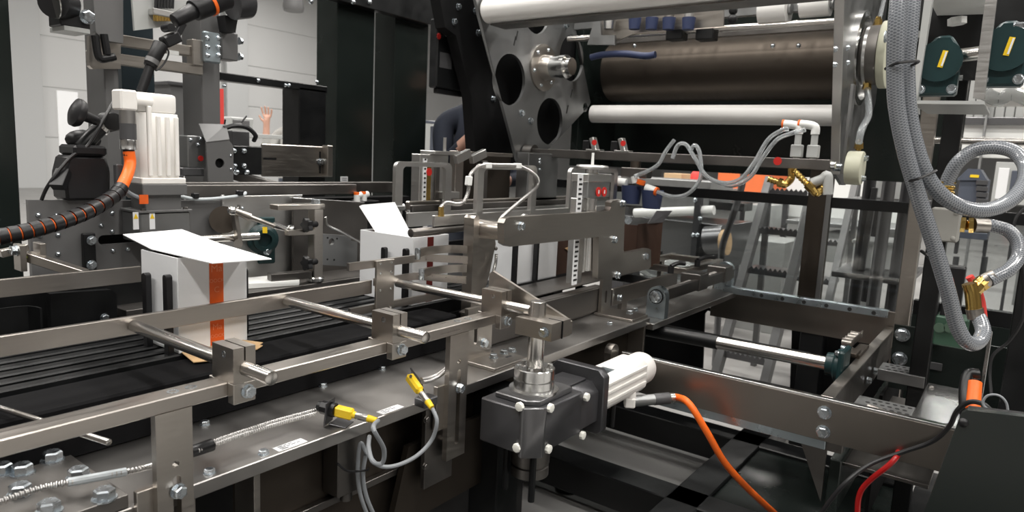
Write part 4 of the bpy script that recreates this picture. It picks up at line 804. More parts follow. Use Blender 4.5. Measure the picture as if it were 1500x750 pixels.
part('guide_bar', MB().box(2.24, 2.93, 0.955, 0.972, 0.845, 0.885, 0.001), 'steel_dark', ls)
for x in (2.52, 2.80): part('carriage', MB().box(x, x + 0.09, 0.95, 1.03, 0.84, 0.905, 0.003), 'steel_dark', ls)
for (px, py, qx, qy) in ((983, 390, 1003, 386), (1022, 381, 1047, 377)):
    a, e = Vector(at(px, py, y=0.96)), Vector(at(qx, qy, y=0.93)); part('clamp_lever', MB().cyl(a - Vector((0, 0, 0.025)), a, 0.011, seg=14).tube([a, a.lerp(e, 0.5) + Vector((0, 0, 0.006)), e], 0.008, 10), 'black_plastic', ls)
for px, py in ((1035, 410), (905, 478)): pass
bolt(ls, at(1003, 421, z=0.7865), 'z', 0.02, 0.012)

# ================================================================ right-hand frame
BX, BZ = 1.85, 0.738
fb = thing('frame_girder', 'wide brown-grey steel beam crossing the lower right, with two stacked bolts', 'beam', (1.86, 0.45, 0.62))
part('web', MB().box(BX, BX + 0.012, -0.02, 0.925, 0.63, BZ, 0.001), 'beam_shaded', fb); part('top_flange', MB().box(BX, BX + 0.018, -0.02, 0.925, BZ, BZ + 0.006, 0.001), 'bright_steel', fb)
for px, py in ((1208, 604), (1206, 632)): bolt(fb, at(px, py, x=BX), '-x', 0.026, 0.016)
solo('angle_strip', MB().prism([(BX + 0.02, 0.603), (BX + 0.06, 0.603), (BX + 0.06, 0.63), (BX + 0.055, 0.63), (BX + 0.055, 0.608), (BX + 0.02, 0.608)], 'y', 0.33, 0.80).box(BX + 0.012, BX + 0.02, 0.33, 0.80, 0.603, 0.63, 0.001), 'galvanised', 'bright galvanised strip under the wide lower right beam', 'strip')
xb_ = thing('cross_member', 'long steel cross bar running back from the wide lower right beam to the far beam', 'beam', (2.4, 0.34, 0.62))
part('web', MB().box(BX + 0.02, 2.93, 0.33, 0.34, 0.62, BZ, 0.001), 'steel_dark', xb_); part('top_flange', MB().box(BX + 0.02, 2.93, 0.325, 0.355, BZ, BZ + 0.006, 0.001), 'steel', xb_)
part('end_clip', MB().box(BX + 0.02, BX + 0.05, 0.29, 0.33, 0.60, 0.64, 0.001), 'steel_dark', xb_)
for px, py in ((1280, 543), (1270, 557)): bolt(xb_, at(px, py, y=0.325), '-y', 0.018, 0.014)
ff = thing('frame_girder', 'far steel beam under the guard panes, with a perforated bright angle', 'beam', (2.98, 0.65, 0.6))
part('web', MB().box(2.94, 2.952, 0.33, 1.05, 0.66, 0.80, 0.001), 'beam_shaded', ff)
an = part('perforated_angle', MB().box(2.905, 2.94, 0.352, 0.99, 0.802, 0.808, 0.001).box(2.905, 2.909, 0.352, 0.99, 0.78, 0.803, 0.0005), 'galvanised', ff)
for k in range(6): part('hole', MB().cyl((2.9045, 0.40 + k * 0.085, 0.792), (2.9055, 0.40 + k * 0.085, 0.792), 0.008, seg=14), 'print_dark', an)
SX = 2.2
sh = thing('roller_shaft', 'dark and bright round shaft in a green bearing, under the right frame', 'shaft', (SX, 0.65, 0.70))
part('bar', MB().cyl((SX, 0.40, 0.744), (SX, 0.75, 0.740), 0.021, seg=28), 'rod_steel', sh); part('dark_bar', MB().cyl((SX, 0.75, 0.740), (SX, 1.02, 0.735), 0.023, seg=28), 'black_paint', sh)
part('bearing', MB().lathe([(0.05, 0), (0.05, 0.012), (0.036, 0.02), (0.034, 0.04)], (SX, 0.372, 0.744), 'y', 28).box(SX - 0.055, SX + 0.055, 0.358, 0.374, 0.69, 0.80, 0.006), 'bearing_green', sh)
for s_ in (-1, 1): bolt(sh, (SX + 0.04 * s_, 0.374, 0.79), 'y', 0.014, 0.012)
solo('chain_lock', MB().box(2.33, 2.5, 0.345, 0.375, 0.744, 0.756, 0.001).box(2.30, 2.38, 0.35, 0.39, 0.756, 0.765, 0.001), 'steel_brown', 'small chain lock plate on top of the cross bar by the green bearing', 'plate')
cn = thing('chain', 'short roller chain end lying by the green shaft bearing', 'chain', (2.45, 0.42, 0.755))
for k in range(4):
    p = Vector((2.42 + 0.045 * k, 0.40, 0.768)); part('link', MB().cyl(p - Vector((0, 0.014, 0)), p + Vector((0, 0.014, 0)), 0.014, seg=14).box(p.x - 0.01, p.x + 0.05, 0.384, 0.388, 0.756, 0.78, 0.001), 'steel', cn)
solo('stay_bar', MB().box(2.60, 2.63, 0.55, 1.15, 0.635, 0.66, 0.002), 'black_paint', 'black stay bar behind the round shaft in the right frame', 'bar')
gp = thing('gusset_plate', 'black gusset plate with two large bolts at the post foot', 'plate', (2.6, 0.2, 0.6))
part('plate', MB().prism([(-0.12, 0.60), (0.288, 0.60), (0.292, 0.82), (0.17, 0.82), (0.165, 0.80), (-0.12, 0.80)], 'x', 2.60, 2.612), 'green_black', gp)
for px, py in ((1322, 490), (1318, 525)): bolt(gp, at(px, py, x=2.60), '-x', 0.035, 0.018)
p = at(1362, 497, x=2.59); part('clip', MB().box(2.58, 2.60, p.y - 0.02, p.y + 0.02, p.z - 0.015, p.z + 0.015, 0.002), 'black_paint', gp)
part('logo_plate', MB().box(2.597, 2.60, 0.14, 0.20, 0.69, 0.715, 0.001), 'grey_paint', gp)
# perforated steps between the beams
for (xx, ya, yb, zz, lab) in ((2.46, 0.17, 0.30, 0.705, 'perforated grey step strip below the two-bolt gusset plate'), (2.06, 0.16, 0.30, 0.695, 'perforated grey step strip behind the wide lower right beam')):
    o = thing('step_strip', lab, 'step', (xx, 0.23, zz - 0.03), 'perforated step strips')
    part('tread', MB().box(xx - 0.05, xx + 0.05, ya, yb, zz - 0.006, zz, 0.001).box(xx - 0.05, xx - 0.044, ya, yb, zz - 0.035, zz - 0.004, 0.001), 'alu_grey', o)
    b = MB(); [b.cyl((xx - 0.03 + 0.03 * i, ya + 0.012 + 0.018 * j + 0.009 * (i % 2), zz - 0.001), (xx - 0.03 + 0.03 * i, ya + 0.012 + 0.018 * j + 0.009 * (i % 2), zz + 0.0006), 0.006, seg=8) for i in range(3) for j in range(int((yb - ya) / 0.018) - 1)]
    part('perforations', b, 'print_dark', o, kind='stuff')
solo('drop_tray', MB().box(2.0, 2.75, 0.10, 0.32, 0.52, 0.53, 0.001), 'steel_dark', 'grey sheet tray seen between the two perforated step strips', 'tray')
ms = thing('cover_sheet', 'bright aluminium cover sheet with corner screws, right of the perforated steps', 'sheet', (2.1, 0.1, 0.68))
part('sheet', MB().box(1.94, 2.38, 0.018, 0.158, 0.695, 0.70, 0.001), 'bright_steel', ms)
for (a, b) in ((2.33, 0.145), (1.985, 0.142), (2.33, 0.04), (2.0, 0.03)): bolt(ms, (a, b, 0.70), 'z', 0.016, 0.006, m='steel_dark', style='dome')
part('hinge', MB().cyl((1.97, 0.19, 0.70), (2.0, 0.26, 0.70), 0.009, seg=12), 'steel', ms)
part('riser', MB().box(1.94, 2.38, 0.152, 0.16, 0.62, 0.695, 0.001), 'steel_dark', ms)
oh = thing('pull_handle', 'orange rubber pull handle standing behind the slanted black panel', 'handle', (1.8, 0.02, 0.74))
a, b_ = Vector(at(1425, 600, x=1.80)), Vector(at(1428, 560, x=1.84)); part('grip', MB().tube([a, a.lerp(b_, 0.5), b_], 0.0145, 14, radii=None), 'orange_cable', oh)
part('bar', MB().tube([a - Vector((0, 0, 0.06)), a + Vector((0.012, 0.016, 0)), b_ + Vector((0.012, 0.016, 0.008)), b_ + Vector((0.02, -0.006, 0.016))], 0.012, 12), 'black_paint', oh)
cb = thing('control_panel', 'slanted black sheet panel at the bottom right corner', 'panel', (1.3, -0.1, 0.0))
cpts = [Yz(1413, 604, 1.2), Yz(1500, 613, 1.2), Yz(1560, 620, 1.2), Yz(1560, 900, 1.2), Yz(1330, 815, 1.2)]
part('door', MB().prism([Yz(1417, 601, 1.2), Yz(1408, 606, 1.2)] + [Yz(1345, 772, 1.2), (0.07, 0.02), (-0.32, 0.02)] + [Yz(1600, 622, 1.2)], 'x', 1.2, 1.215), 'green_black', cb)
part('shell', MB().prism([Yz(1417, 603, 1.2), (0.055, 0.80), (0.062, 0.03), (-0.3, 0.03), Yz(1590, 624, 1.2)], 'x', 1.216, 1.235), 'black_paint', cb)
bolt(cb, at(1411, 619, x=1.2), '-x', 0.014, 0.006, m='black_plastic', style='dome')
solo('red_hose', MB().tube([at(1316, 655, x=1.9), at(1314, 668, x=1.82), at(1300, 683, x=1.80), at(1275, 703, x=1.80), at(1260, 722, x=1.80), at(1256, 752, x=1.80), at(1258, 800, x=1.80)], 0.0065, 10), 'red_hose', 'glossy red air hose hanging below the wide lower right beam', 'hose')
solo('black_cable', MB().tube([at(1195, 765, x=1.75), at(1215, 735, x=1.75), at(1240, 706, x=1.76), at(1275, 680, x=1.80), at(1320, 663, x=1.82), at(1365, 647, x=1.82), at(1390, 625, x=1.80), at(1402, 602, x=1.79), at(1420, 589, x=1.78), at(1440, 592, x=1.77), at(1455, 606, x=1.77)], 0.0055, 10), 'black_cable', 'black cable looping over the wide lower right beam', 'cable')
solo('grey_cable', MB().tube([at(1453, 604, x=1.74), at(1440, 592, x=1.74), at(1446, 580, x=1.74), at(1462, 579, x=1.74), at(1474, 590, x=1.74), at(1477, 610, x=1.74)], 0.0025, 8), 'grey_cable', 'thin grey wire loop above the slanted black panel', 'cable')

# ================================================================ base frame on the floor
bf = thing('machine_chassis', 'black welded machine chassis on the floor under the table', 'frame', (2.4, 1.2, 0.0))
for (x0, x1, y0, y1) in ((2.15, 2.27, 0.2, 2.0), (2.83, 2.95, 0.2, 2.0), (1.5, 3.6, 0.75, 0.87), (0.9, 3.6, 1.9, 2.02), (1.2, 1.32, 0.85, 2.0)):
    part('base_beam', MB().box(x0, x1, y0, y1, 0.05, 0.17, 0.004), 'black_paint', bf)
for (x, y) in ((2.99, 0.62), (1.26, 1.5), (2.99, 1.93), (1.3, 0.98)):
    part('upright', MB().box(x - 0.045, x + 0.045, y - 0.045, y + 0.045, 0.17, 0.76, 0.003), 'black_paint', bf)
fx, fy = at(832, 716, z=0).x, at(832, 716, z=0).y
for (x, y) in ((fx, fy), (3.03, 0.3), (1.26, 0.91)):
    part('levelling_foot', MB().lathe([(0.05, 0), (0.05, 0.008), (0.02, 0.02), (0.012, 0.022), (0.012, 0.14)], (x, y, 0.0), 'z', 22), 'black_paint', bf)
part('side_channel', MB().box(1.95, 3.2, 0.30, 0.33, 0.40, 0.55, 0.003), 'green_black', bf)
part('kick_plate', MB().box(1.6, 2.15, 0.20, 0.75, 0.14, 0.155, 0.001), 'green_black', bf); part('kick_plate', MB().box(2.27, 2.83, 0.2, 0.75, 0.14, 0.155, 0.001), 'green_black', bf)
part('kick_plate', MB().box(1.3, 2.14, -0.5, 0.19, 0.14, 0.155, 0.001), 'green_black', bf); part('kick_plate', MB().box(2.26, 3.1, -0.5, 0.19, 0.14, 0.155, 0.001), 'black_paint', bf)
for kx in range(3): part('deck_plate', MB().box(-0.7 + 0.66 * kx, -0.05 + 0.66 * kx, -0.6, 0.74, 0.13, 0.145, 0.002), 'black_paint', bf)  # unseen deck added below the camera to darken reflections in the steel
part('unseen_bearer', MB().box(-0.7, 1.28, -0.6, -0.5, 0.0, 0.13, 0.002), 'black_paint', bf); part('unseen_bearer', MB().box(-0.7, 1.28, 0.64, 0.74, 0.0, 0.13, 0.002), 'black_paint', bf)  # supports of the added, unseen deck
part('gusset', MB().prism([(0.34, 0.60), (0.42, 0.60), (0.34, 0.42)], 'x', 1.95, 1.96), 'steel_dark', bf)
for k, (x, y) in enumerate(((1.19, 0.79), (1.29, 0.87), (1.20, 0.87))): solo('stud', MB().cyl((x, y, 0.565 + 0.04 * (k == 1)), (x, y, 0.69), 0.0075, seg=10), 'black_paint', 'black threaded stud hanging under the gear motor, %s' % ('nearest the camera', 'right rear one', 'left rear one')[k], 'stud', 'studs under the gear motor')
for k, (px, py) in enumerate(((896, 625), (870, 620))): p = at(px, py, y=0.83); solo('stud', MB().cyl((p.x, 0.83, p.z), (p.x, 0.83, 0.677), 0.0075, seg=10), 'black_paint', 'black threaded stud hanging under the white motor, %s' % ('right one', 'left one')[k], 'stud', 'studs under the gear motor')
tk = bf
part('panel', MB().box(-0.4, 1.9, 1.30, 1.32, 0.05, 0.80, 0.001), 'black_paint', tk); part('panel', MB().box(1.9, 1.92, 1.30, 2.2, 0.17, 0.86, 0.001), 'black_paint', tk)
part('panel', MB().box(-0.4, 3.4, 2.2, 2.22, 0.03, 0.9, 0.001), 'black_paint', tk); part('foot_rail', MB().box(-0.4, 1.9, 1.30, 1.40, 0.0, 0.05, 0.001), 'black_paint', tk)
part('bed_top', MB().box(1.92, 3.4, 1.50, 2.2, 0.82, 0.86, 0.001), 'black_paint', tk)

# ================================================================ glue / web module above the track
YL, YRt = 1.75, 0.55
lm = thing('module_plate', 'grey side plate with four large round holes and a bolted hub, upper middle', 'plate', (2.5, YL, 1.29))
HX, HZ = 2.545, 1.712
outl = [(2.06, 1.93), (2.101, 1.844), (2.385, 1.31), (2.395, 1.298), (2.41, 1.296), (2.62, 1.362), (2.64, 1.372), (2.962, 1.585), (2.972, 1.60), (2.735, 2.035), (2.66, 2.13), (2.10, 2.13)]
holes = [circ(HX + dx, HZ + dz, 0.104, 30) for dx, dz in ((-0.232, -0.078), (0.232, 0.072), (0.078, -0.226), (-0.07, 0.236))]
part('plate', MB().prism(outl, 'y', YL, YL + 0.014, holes=holes + [circ(2.925, 1.574, 0.022, 16)]), 'alu_grey', lm)
hub = part('hub_flange', MB().lathe([(0.10, 0), (0.10, 0.008), (0.055, 0.012), (0.05, 0.05), (0.046, 0.055)], (HX, YL, HZ), '-y', 36), 'steel', lm)
part('hub_collar', MB().lathe([(0.046, 0), (0.046, 0.045), (0.049, 0.047), (0.049, 0.075), (0.036, 0.078), (0.036, 0.10), (0, 0.10)], (HX, YL - 0.05, HZ), '-y', 30), 'bright_steel', lm)
for k in range(6): a = math.radians(60 * k + 15); bolt(lm, (HX + 0.08 * math.cos(a), YL - 0.008, HZ + 0.08 * math.sin(a)), '-y', 0.018, 0.009, style='dome')
for k in range(4): a = math.radians(90 * k + 40); bolt(lm, (HX + 0.04 * math.cos(a), YL - 0.125, HZ + 0.04 * math.sin(a)), '-y', 0.014, 0.009, style='dome', m='steel')
for px, py in ((764, 166), (777, 177), (829, 37), (722, 12)): bolt(lm, at(px, py, y=YL), '-y', 0.022, 0.012)
for (px, py) in ((754, 60), (837, 137), (831, 160), (757, 52)):
    p = at(px, py, y=YL); part('slot', MB().obox((p.x, YL - 0.0002, p.z), (0.008, 0.0008, 0.04), (1, 0, -0.3), (0, 0, 1), 0), 'print_dark', lm)
bf2 = thing('module_support', 'black slanted frame plate behind the four-hole side plate', 'frame', (2.4, 1.85, 1.28))
part('plate', MB().prism([X(640, -25, 1.85), X(652, 40, 1.85), X(668, 52, 1.85), X(690, 140, 1.85), X(697, 240, 1.85), X(775, 241, 1.85), X(865, 150, 1.85), X(830, -25, 1.85)], 'y', 1.85, 1.90), 'black_matte', bf2)
for px, py in ((700, 48), (696, 16), (671, 10), (665, 32), (722, 145)): bolt(bf2, at(px, py, y=1.85), '-y', 0.02, 0.012)
part('rear_panel', MB().box(3.33, 3.36, 0.22, 1.84, 1.29, 2.7, 0.002), 'green_black', bf2)
part('side_web', MB().box(2.95, 3.33, 1.80, 1.84, 1.29, 2.7, 0.002), 'green_black', bf2)
dr = thing('drive_box', 'black drive box with a red round mark and grey label, left of the four-hole plate', 'box', (2.2, 1.93, 1.6))
dx0, dz0 = X(636, 128, 1.93); dx1, dz1 = X(689, 40, 1.93)
part('housing', MB().box(dx0, dx1, 1.92, 1.965, dz0, dz1, 0.006).box(dx0 + 0.06, dx1 + 0.02, 1.92, 1.965, dz1, dz1 + 0.25, 0.004).box(dx0 + 0.02, dx1 - 0.02, 1.93, 1.955, dz0 - 0.02, dz0, 0.003), 'black_paint', dr)
p = at(643, 53, y=1.919); part('red_mark', MB().prism([(p.x + (0.013 if i % 2 else 0.0095) * math.cos(i * math.pi / 8), p.z + (0.013 if i % 2 else 0.0095) * math.sin(i * math.pi / 8)) for i in range(16)], 'y', 1.9185, 1.92), 'print_red', dr)
p = at(653, 89, y=1.919); part('label_plate', MB().box(p.x - 0.035, p.x + 0.035, 1.9185, 1.92, p.z - 0.03, p.z + 0.03, 0), 'grey_paint', dr)
p = at(654, 51, y=1.92); bolt(dr, p, '-y', 0.016, 0.006, style='sock')
# rollers and web
ru = at(713, 16, y=YL - 0.006)
r_ = thing('web_roller', 'white web running over the top roller at the upper edge', 'roller', (ru.x, 1.0, ru.z - 0.045))
part('web', MB().cyl((ru.x, 0.30, ru.z), (ru.x, YL - 0.012, ru.z), 0.047, seg=40), 'web_white', r_); part('core', MB().cyl((ru.x, 0.28, ru.z), (ru.x, YL - 0.001, ru.z), 0.03, seg=24), 'steel', r_)
part('underlay', MB().box(ru.x - 0.006, ru.x + 0.09, 0.30, YL - 0.03, ru.z - 0.056, ru.z - 0.05, 0.001), 'steel_dark', r_)
r_ = thing('web_roller', 'white web running over the lower roller in front of the dark drum', 'roller', (2.97, 1.1, 1.50))
part('web', MB().cyl((2.985, 0.57, 1.542), (2.985, YL - 0.01, 1.547), 0.042, seg=40), 'web_white', r_); part('core', MB().cyl((2.985, YRt + 0.013, 1.542), (2.985, YL - 0.001, 1.547), 0.02, seg=20), 'steel', r_)
dm = thing('drum', 'large dark brown steel drum between the two module side plates', 'drum', (3.08, 1.1, 1.6))
part('shell', MB().cyl((3.10, 0.60, 1.755), (3.10, 1.70, 1.755), 0.14, seg=48), 'steel_brown', dm); part('axle', MB().cyl((3.10, YRt + 0.013, 1.755), (3.10, YL - 0.001, 1.755), 0.03, seg=20), 'steel', dm)
part('top_guard', MB().box(2.90, 2.925, 0.58, 1.70, 1.86, 1.885, 0.002), 'steel_dark', dm)
for px in (930, 1132, 1170): bolt(dm, at(px, 67, x=2.90), '-x', 0.018, 0.01, style='dome')
tr_ = thing('tool_tray', 'steel tray rail with blue-capped glue fittings over the dark drum', 'tray', (2.7, 1.2, 1.85))
tx = 2.62
part('back_plate', MB().prism([Yz(868, 60, tx), Yz(880, 18, tx), Yz(1060, 0, tx), Yz(1060, 38, tx), Yz(930, 48, tx), Yz(900, 62, tx)], 'x', tx, tx + 0.01), 'steel', tr_)
part('rail', MB().cyl((2.66, 0.58, at(1215, 32, x=2.66).z), (2.66, 1.70, at(880, 54, x=2.66).z), 0.013, seg=16), 'rod_steel', tr_); part('rail', MB().box(2.70, 2.73, 0.58, 1.70, 1.895, 1.93, 0.002), 'alu_grey', tr_)
part('end_bracket', MB().prism([Yz(862, 66, 2.58), Yz(874, 22, 2.58), Yz(880, 22, 2.58), Yz(882, 52, 2.58), Yz(902, 52, 2.58), Yz(902, 66, 2.58)], 'x', 2.57, 2.585), 'alu_grey', tr_)
for i, (px, w_) in enumerate(((893, 0), (930, 1), (955, 1), (980, 1), (1009, 1))):
    c = Vector(at(px, 30, x=2.58)); f_ = part('glue_fitting', MB().cyl(c - Vector((0, 0, 0.035)), c + Vector((0, 0, 0.01)), 0.022, 0.026, seg=16), 'glove_blue' if w_ else 'bright_steel', tr_)
    part('cap', MB().cyl(c + Vector((0, 0, 0.01)), c + Vector((0, 0, 0.035)), 0.018, 0.02, seg=12), 'steel' if i % 2 else 'aluminium', f_)
for px in (990, 1034): p = at(px, 51, x=2.64); part('slide_block', MB().box(2.62, 2.68, p.y - 0.035, p.y + 0.035, p.z - 0.02, p.z + 0.02, 0.003), 'black_paint', tr_)
p = at(1073, 20, x=2.6); part('knuckle', MB().cyl((2.56, p.y - 0.01, p.z + 0.03), (2.56, p.y + 0.05, p.z + 0.03), 0.02, seg=14).ball((2.55, p.y - 0.02, p.z), 0.016).ball((2.55, p.y - 0.02, p.z - 0.03), 0.018), 'black_plastic', tr_)
solo('blue_bag', MB().tube([at(866, 84, x=2.6), at(885, 80, x=2.6), at(915, 79, x=2.6), at(945, 82, x=2.6), at(960, 80, x=2.6)], 0.014, 12), 'glove_blue', 'blue hose sleeve lying along the top of the dark drum', 'sleeve')
for k, (px, py, r0) in enumerate(((1135, 14, 0.055), (1195, 8, 0.04))):
    p = at(px, py, x=2.68); rr = thing('paper_roll', 'white paper roll at the top edge, %s' % ('left of the right side plate', 'hidden half behind the right side plate')[k], 'roll', (p.x, p.y, p.z - r0), 'paper rolls at the top edge')
    part('paper', MB().cyl((p.x, p.y - 0.05, p.z), (p.x, p.y + 0.05, p.z), r0, seg=28), 'web_white', rr); part('core', MB().cyl((p.x, p.y - 0.06, p.z), (p.x, p.y + 0.06, p.z), r0 * 0.4, seg=18), 'alu_grey', rr)
for k, (a, b_) in enumerate((((1075, 42), (1165, 32)), ((1165, 33), (1225, 26)))): pass
# right side plate, ring, collar, discs
rp = thing('module_plate', 'narrow grey side plate seen almost edge-on, upper right', 'plate', (3.0, YRt, 1.28))
part('plate', MB().prism([(2.445, 2.0), (2.44, 2.3), (3.32, 2.3), (3.32, 1.62), (2.93, 1.285), (2.90, 1.272), (2.84, 1.272), (2.72, 1.31)], 'y', YRt, YRt + 0.012), 'alu_grey', rp)
part('edge_strip', MB().beam((2.722, YRt + 0.006, 1.312), (2.44, YRt + 0.006, 2.02), 0.03, 0.006, up=(1, 0, 0.3)), 'aluminium', rp)
ring = part('bearing_ring', MB().lathe([(0.17, 0), (0.17, 0.02), (0.15, 0.024), (0.15, 0.01), (0.0, 0.01)], (2.86, YRt, 1.74), '-y', 40), 'bright_steel', rp)
for px, py in ((1222, 72), (1240, 70), (1221, 95), (1240, 92)): bolt(rp, at(px, py, y=YRt - 0.012), '-y', 0.02, 0.012, style='dome')
co = part('collar', MB().cyl((2.83, YRt - 0.024, 1.745), (2.83, 0.47, 1.745), 0.105, seg=36, bev=0.004), 'steel_dark', rp)
for px, py in ((1275, 57),): bolt(co, at(px, py, y=0.52), '-x', 0.03, 0.01, style='dome')
part('band', MB().cyl((2.83, 0.515, 1.745), (2.83, 0.505, 1.745), 0.107, seg=36), 'bright_steel', co)
part('nylon_disc', MB().cyl((2.83, 0.468, 1.745), (2.83, 0.44, 1.745), 0.118, seg=40, bev=0.004), 'poly_ivory', rp)
bolt(rp, at(1296, 54, y=0.44), '-y', 0.03, 0.018)
ny = thing('nylon_wheel', 'small ivory nylon wheel below the edge-on side plate', 'wheel', (2.53, 0.47, 1.28))
c = at(1250, 246, y=0.48); part('wheel', MB().cyl((c.x, 0.45, c.z), (c.x, 0.50, c.z), 0.058, seg=30, bev=0.004), 'poly_ivory', ny)
part('axle', MB().cyl((c.x, 0.50, c.z), (c.x, 0.545, c.z), 0.014, seg=14), 'zinc', ny)
part('hanger', MB().box(c.x - 0.02, c.x + 0.02, 0.505, 0.515, c.z - 0.02, 1.62, 0.001), 'alu_grey', ny)
for dz in (-0.035, 0.035): bolt(ny, (c.x + 0.01, 0.45, c.z + dz), '-y', 0.016, 0.012)
# nozzle bar
nb = thing('nozzle_bar', 'square steel nozzle bar crossing below the drum with toggle clamps', 'bar', (2.44, 1.1, 1.32))
part('bar', MB().box(2.425, 2.46, 0.515, 1.745, 1.324, 1.359, 0.002), 'steel_dark', nb); part('end_nut', MB().cyl((2.442, 1.70, 1.342), (2.442, 1.745, 1.342), 0.034, seg=28), 'steel_dark', nb)
part('end_pin', MB().cyl((2.442, 0.50, 1.342), (2.442, 0.516, 1.342), 0.012, seg=14), 'bright_steel', nb)
for px in (870, 912):
    p = at(px, 222, x=2.44); tc_ = part('toggle_clamp', MB().obox((2.44, p.y, 1.385), (0.03, 0.02, 0.055), (1, 0, 0), (0, 0.35, 1), 0.002).box(2.425, 2.46, p.y - 0.035, p.y + 0.03, 1.359, 1.365, 0.001), 'aluminium', nb)
    part('red_button', MB().cyl((2.423, p.y - 0.008, 1.392), (2.426, p.y - 0.008, 1.392), 0.011, seg=16), 'print_red', tc_); part('black_grip', MB().box(2.43, 2.45, p.y + 0.02, p.y + 0.05, 1.362, 1.40, 0.003), 'black_plastic', tc_)
p = at(1139, 236, x=2.424); part('red_button', MB().cyl((2.424, p.y, p.z), (2.426, p.y, p.z), 0.014, seg=16), 'print_red', nb)
for px in (1168, 1192):
    p = at(px, 215, x=2.44); vv = part('check_valve', MB().box(2.425, 2.455, p.y - 0.018, p.y + 0.018, 1.362, 1.405, 0.003).cyl((2.44, p.y, 1.359), (2.44, p.y, 1.45), 0.011, seg=14), 'light_grey_paint', nb)
    part('elbow', MB().tube([(2.44, p.y, 1.44), (2.44, p.y + 0.002, 1.462), (2.44, p.y + 0.02, 1.47), (2.44, p.y + 0.05, 1.473)], 0.014, 12), 'plastic_white', vv)
    part('collet', MB().cyl((2.44, p.y + 0.05, 1.473), (2.44, p.y + 0.056, 1.473), 0.0145, seg=14), 'orange_cable', vv)
for k, (a, b_) in enumerate((((1125, 262), (1150, 270)), ((1163, 250), (1196, 283)))):
    a, b_ = Vector(at(*a, x=2.40)), Vector(at(*b_, x=2.41)); d = (b_ - a).normalized(); L_ = (b_ - a).length
    z_ = thing('brass_nozzle', 'brass spray nozzle under the nozzle bar, %s' % ('pointing left, the lower of two', 'slanting up to the left, by the edge-on plate')[k], 'nozzle', b_, 'brass nozzles')
    part('barrel', MB().ribbed([a, a.lerp(b_, 0.6)], 0.0115, 0.011, 0.18, 12), 'brass', z_); part('nut', MB().cyl(a.lerp(b_, 0.6), a.lerp(b_, 0.82), 0.0155, seg=6), 'brass', z_)
    part('elbow', MB().tube([a.lerp(b_, 0.8), b_, b_ + Vector((0.02, -0.012, 0.02)), b_ + Vector((0.02, -0.012, 0.055))], 0.0125, 10), 'brass', z_)
solo('nozzle_elbow', MB().tube([at(1190, 268, x=2.42), at(1205, 262, x=2.42), at(1212, 258, x=2.42), at(1213, 285, x=2.42)], 0.016, 12), 'light_grey_paint', 'pale grey elbow beside the slanting brass nozzle', 'elbow')
nz = thing('glue_valve', 'cluster of white push fittings and blue valve bodies behind the scale column', 'valve', (2.44, 1.3, 1.22))
for (px, py) in ((925, 285), (955, 292)): p = at(px, py, x=2.42); part('blue_body', MB().cyl((2.42, p.y, p.z - 0.035), (2.42, p.y, p.z + 0.035), 0.034, 0.042, seg=18), 'glove_blue', nz)
for (px, py, qx, qy) in ((918, 268, 905, 266), (946, 275, 960, 280), (932, 268, 930, 258)): part('push_fitting', MB().cyl(at(px, py, x=2.40), at(qx, qy, x=2.40), 0.016, seg=14), 'plastic_white', nz)
for (px, py, qx, qy) in ((905, 266, 902, 266), (960, 280, 963, 281), (938, 270, 940, 264)): part('collet', MB().cyl(at(px, py, x=2.395), at(qx, qy, x=2.395), 0.0165, seg=14), 'orange_cable', nz)
part('manifold', MB().box(2.40, 2.45, at(950, 260, x=2.42).y, at(912, 260, x=2.42).y, 1.262, 1.30, 0.003), 'steel_dark', nz); part('stem', MB().cyl((2.43, at(930, 255, x=2.43).y, 1.30), (2.43, at(930, 255, x=2.43).y, 1.325), 0.02, seg=14), 'steel_brown', nz)
ct = [('clear air tube arching over the nozzle bar to the left valve cluster', [(985, 232), (993, 213), (1005, 212), (1018, 232), (1035, 258), (1060, 268), (1085, 262), (1105, 238), (1125, 205), (1145, 191), (1155, 189)]),
      ('clear air tube drooping from the white fitting below the nozzle bar', [(963, 281), (985, 288), (1005, 285), (1020, 272), (1027, 255), (1025, 225), (1018, 213), (1010, 222)]),
      ('clear air tube beside the arching one, ending at the right elbow', [(1040, 262), (1070, 272), (1098, 260), (1118, 230), (1138, 205), (1160, 195), (1180, 190)]),
      ('clear air tube rising behind the glue valve cluster', [(930, 258), (950, 250), (965, 240), (975, 222), (988, 205)])]
for lb, pp in ct: solo('air_tube', MB().tube([at(x_, y_, x=2.38) for x_, y_ in pp], 0.0075, 10), 'clear_tube', lb, 'tube', 'clear air tubes')
solo('air_tube', MB().tube([at(1270, 128, y=0.50), at(1272, 150, y=0.48), at(1272, 170, y=0.47), at(1262, 190, y=0.47), at(1258, 210, y=0.47)], 0.0115, 12), 'clear_tube', 'clear water tube between the nylon disc and the small nylon wheel', 'tube', 'clear air tubes')
solo('air_tube', MB().tube([at(1286, 33, y=0.50), at(1290, 20, y=0.50), at(1297, -10, y=0.50)], 0.0075, 12), 'clear_tube', 'clear tube running up out of the frame above the nylon disc', 'tube', 'clear air tubes')
for px, py, y_, lb in ((1270, 126, 0.50, 'below the nylon disc'), (1258, 213, 0.48, 'on top of the small nylon wheel'), (1286, 33, 0.50, 'above the nylon disc')):
    p = Vector(at(px, py, y=y_)); solo('brass_fitting', MB().cyl(p - Vector((0, 0, 0.012)), p + Vector((0, 0, 0.012)), 0.016, 0.013, seg=6).cyl(p - Vector((0, 0, 0.018)), p + Vector((0, 0, 0.02)), 0.009, seg=10), 'brass', 'small brass tube fitting ' + lb, 'fitting', 'brass tube fittings')

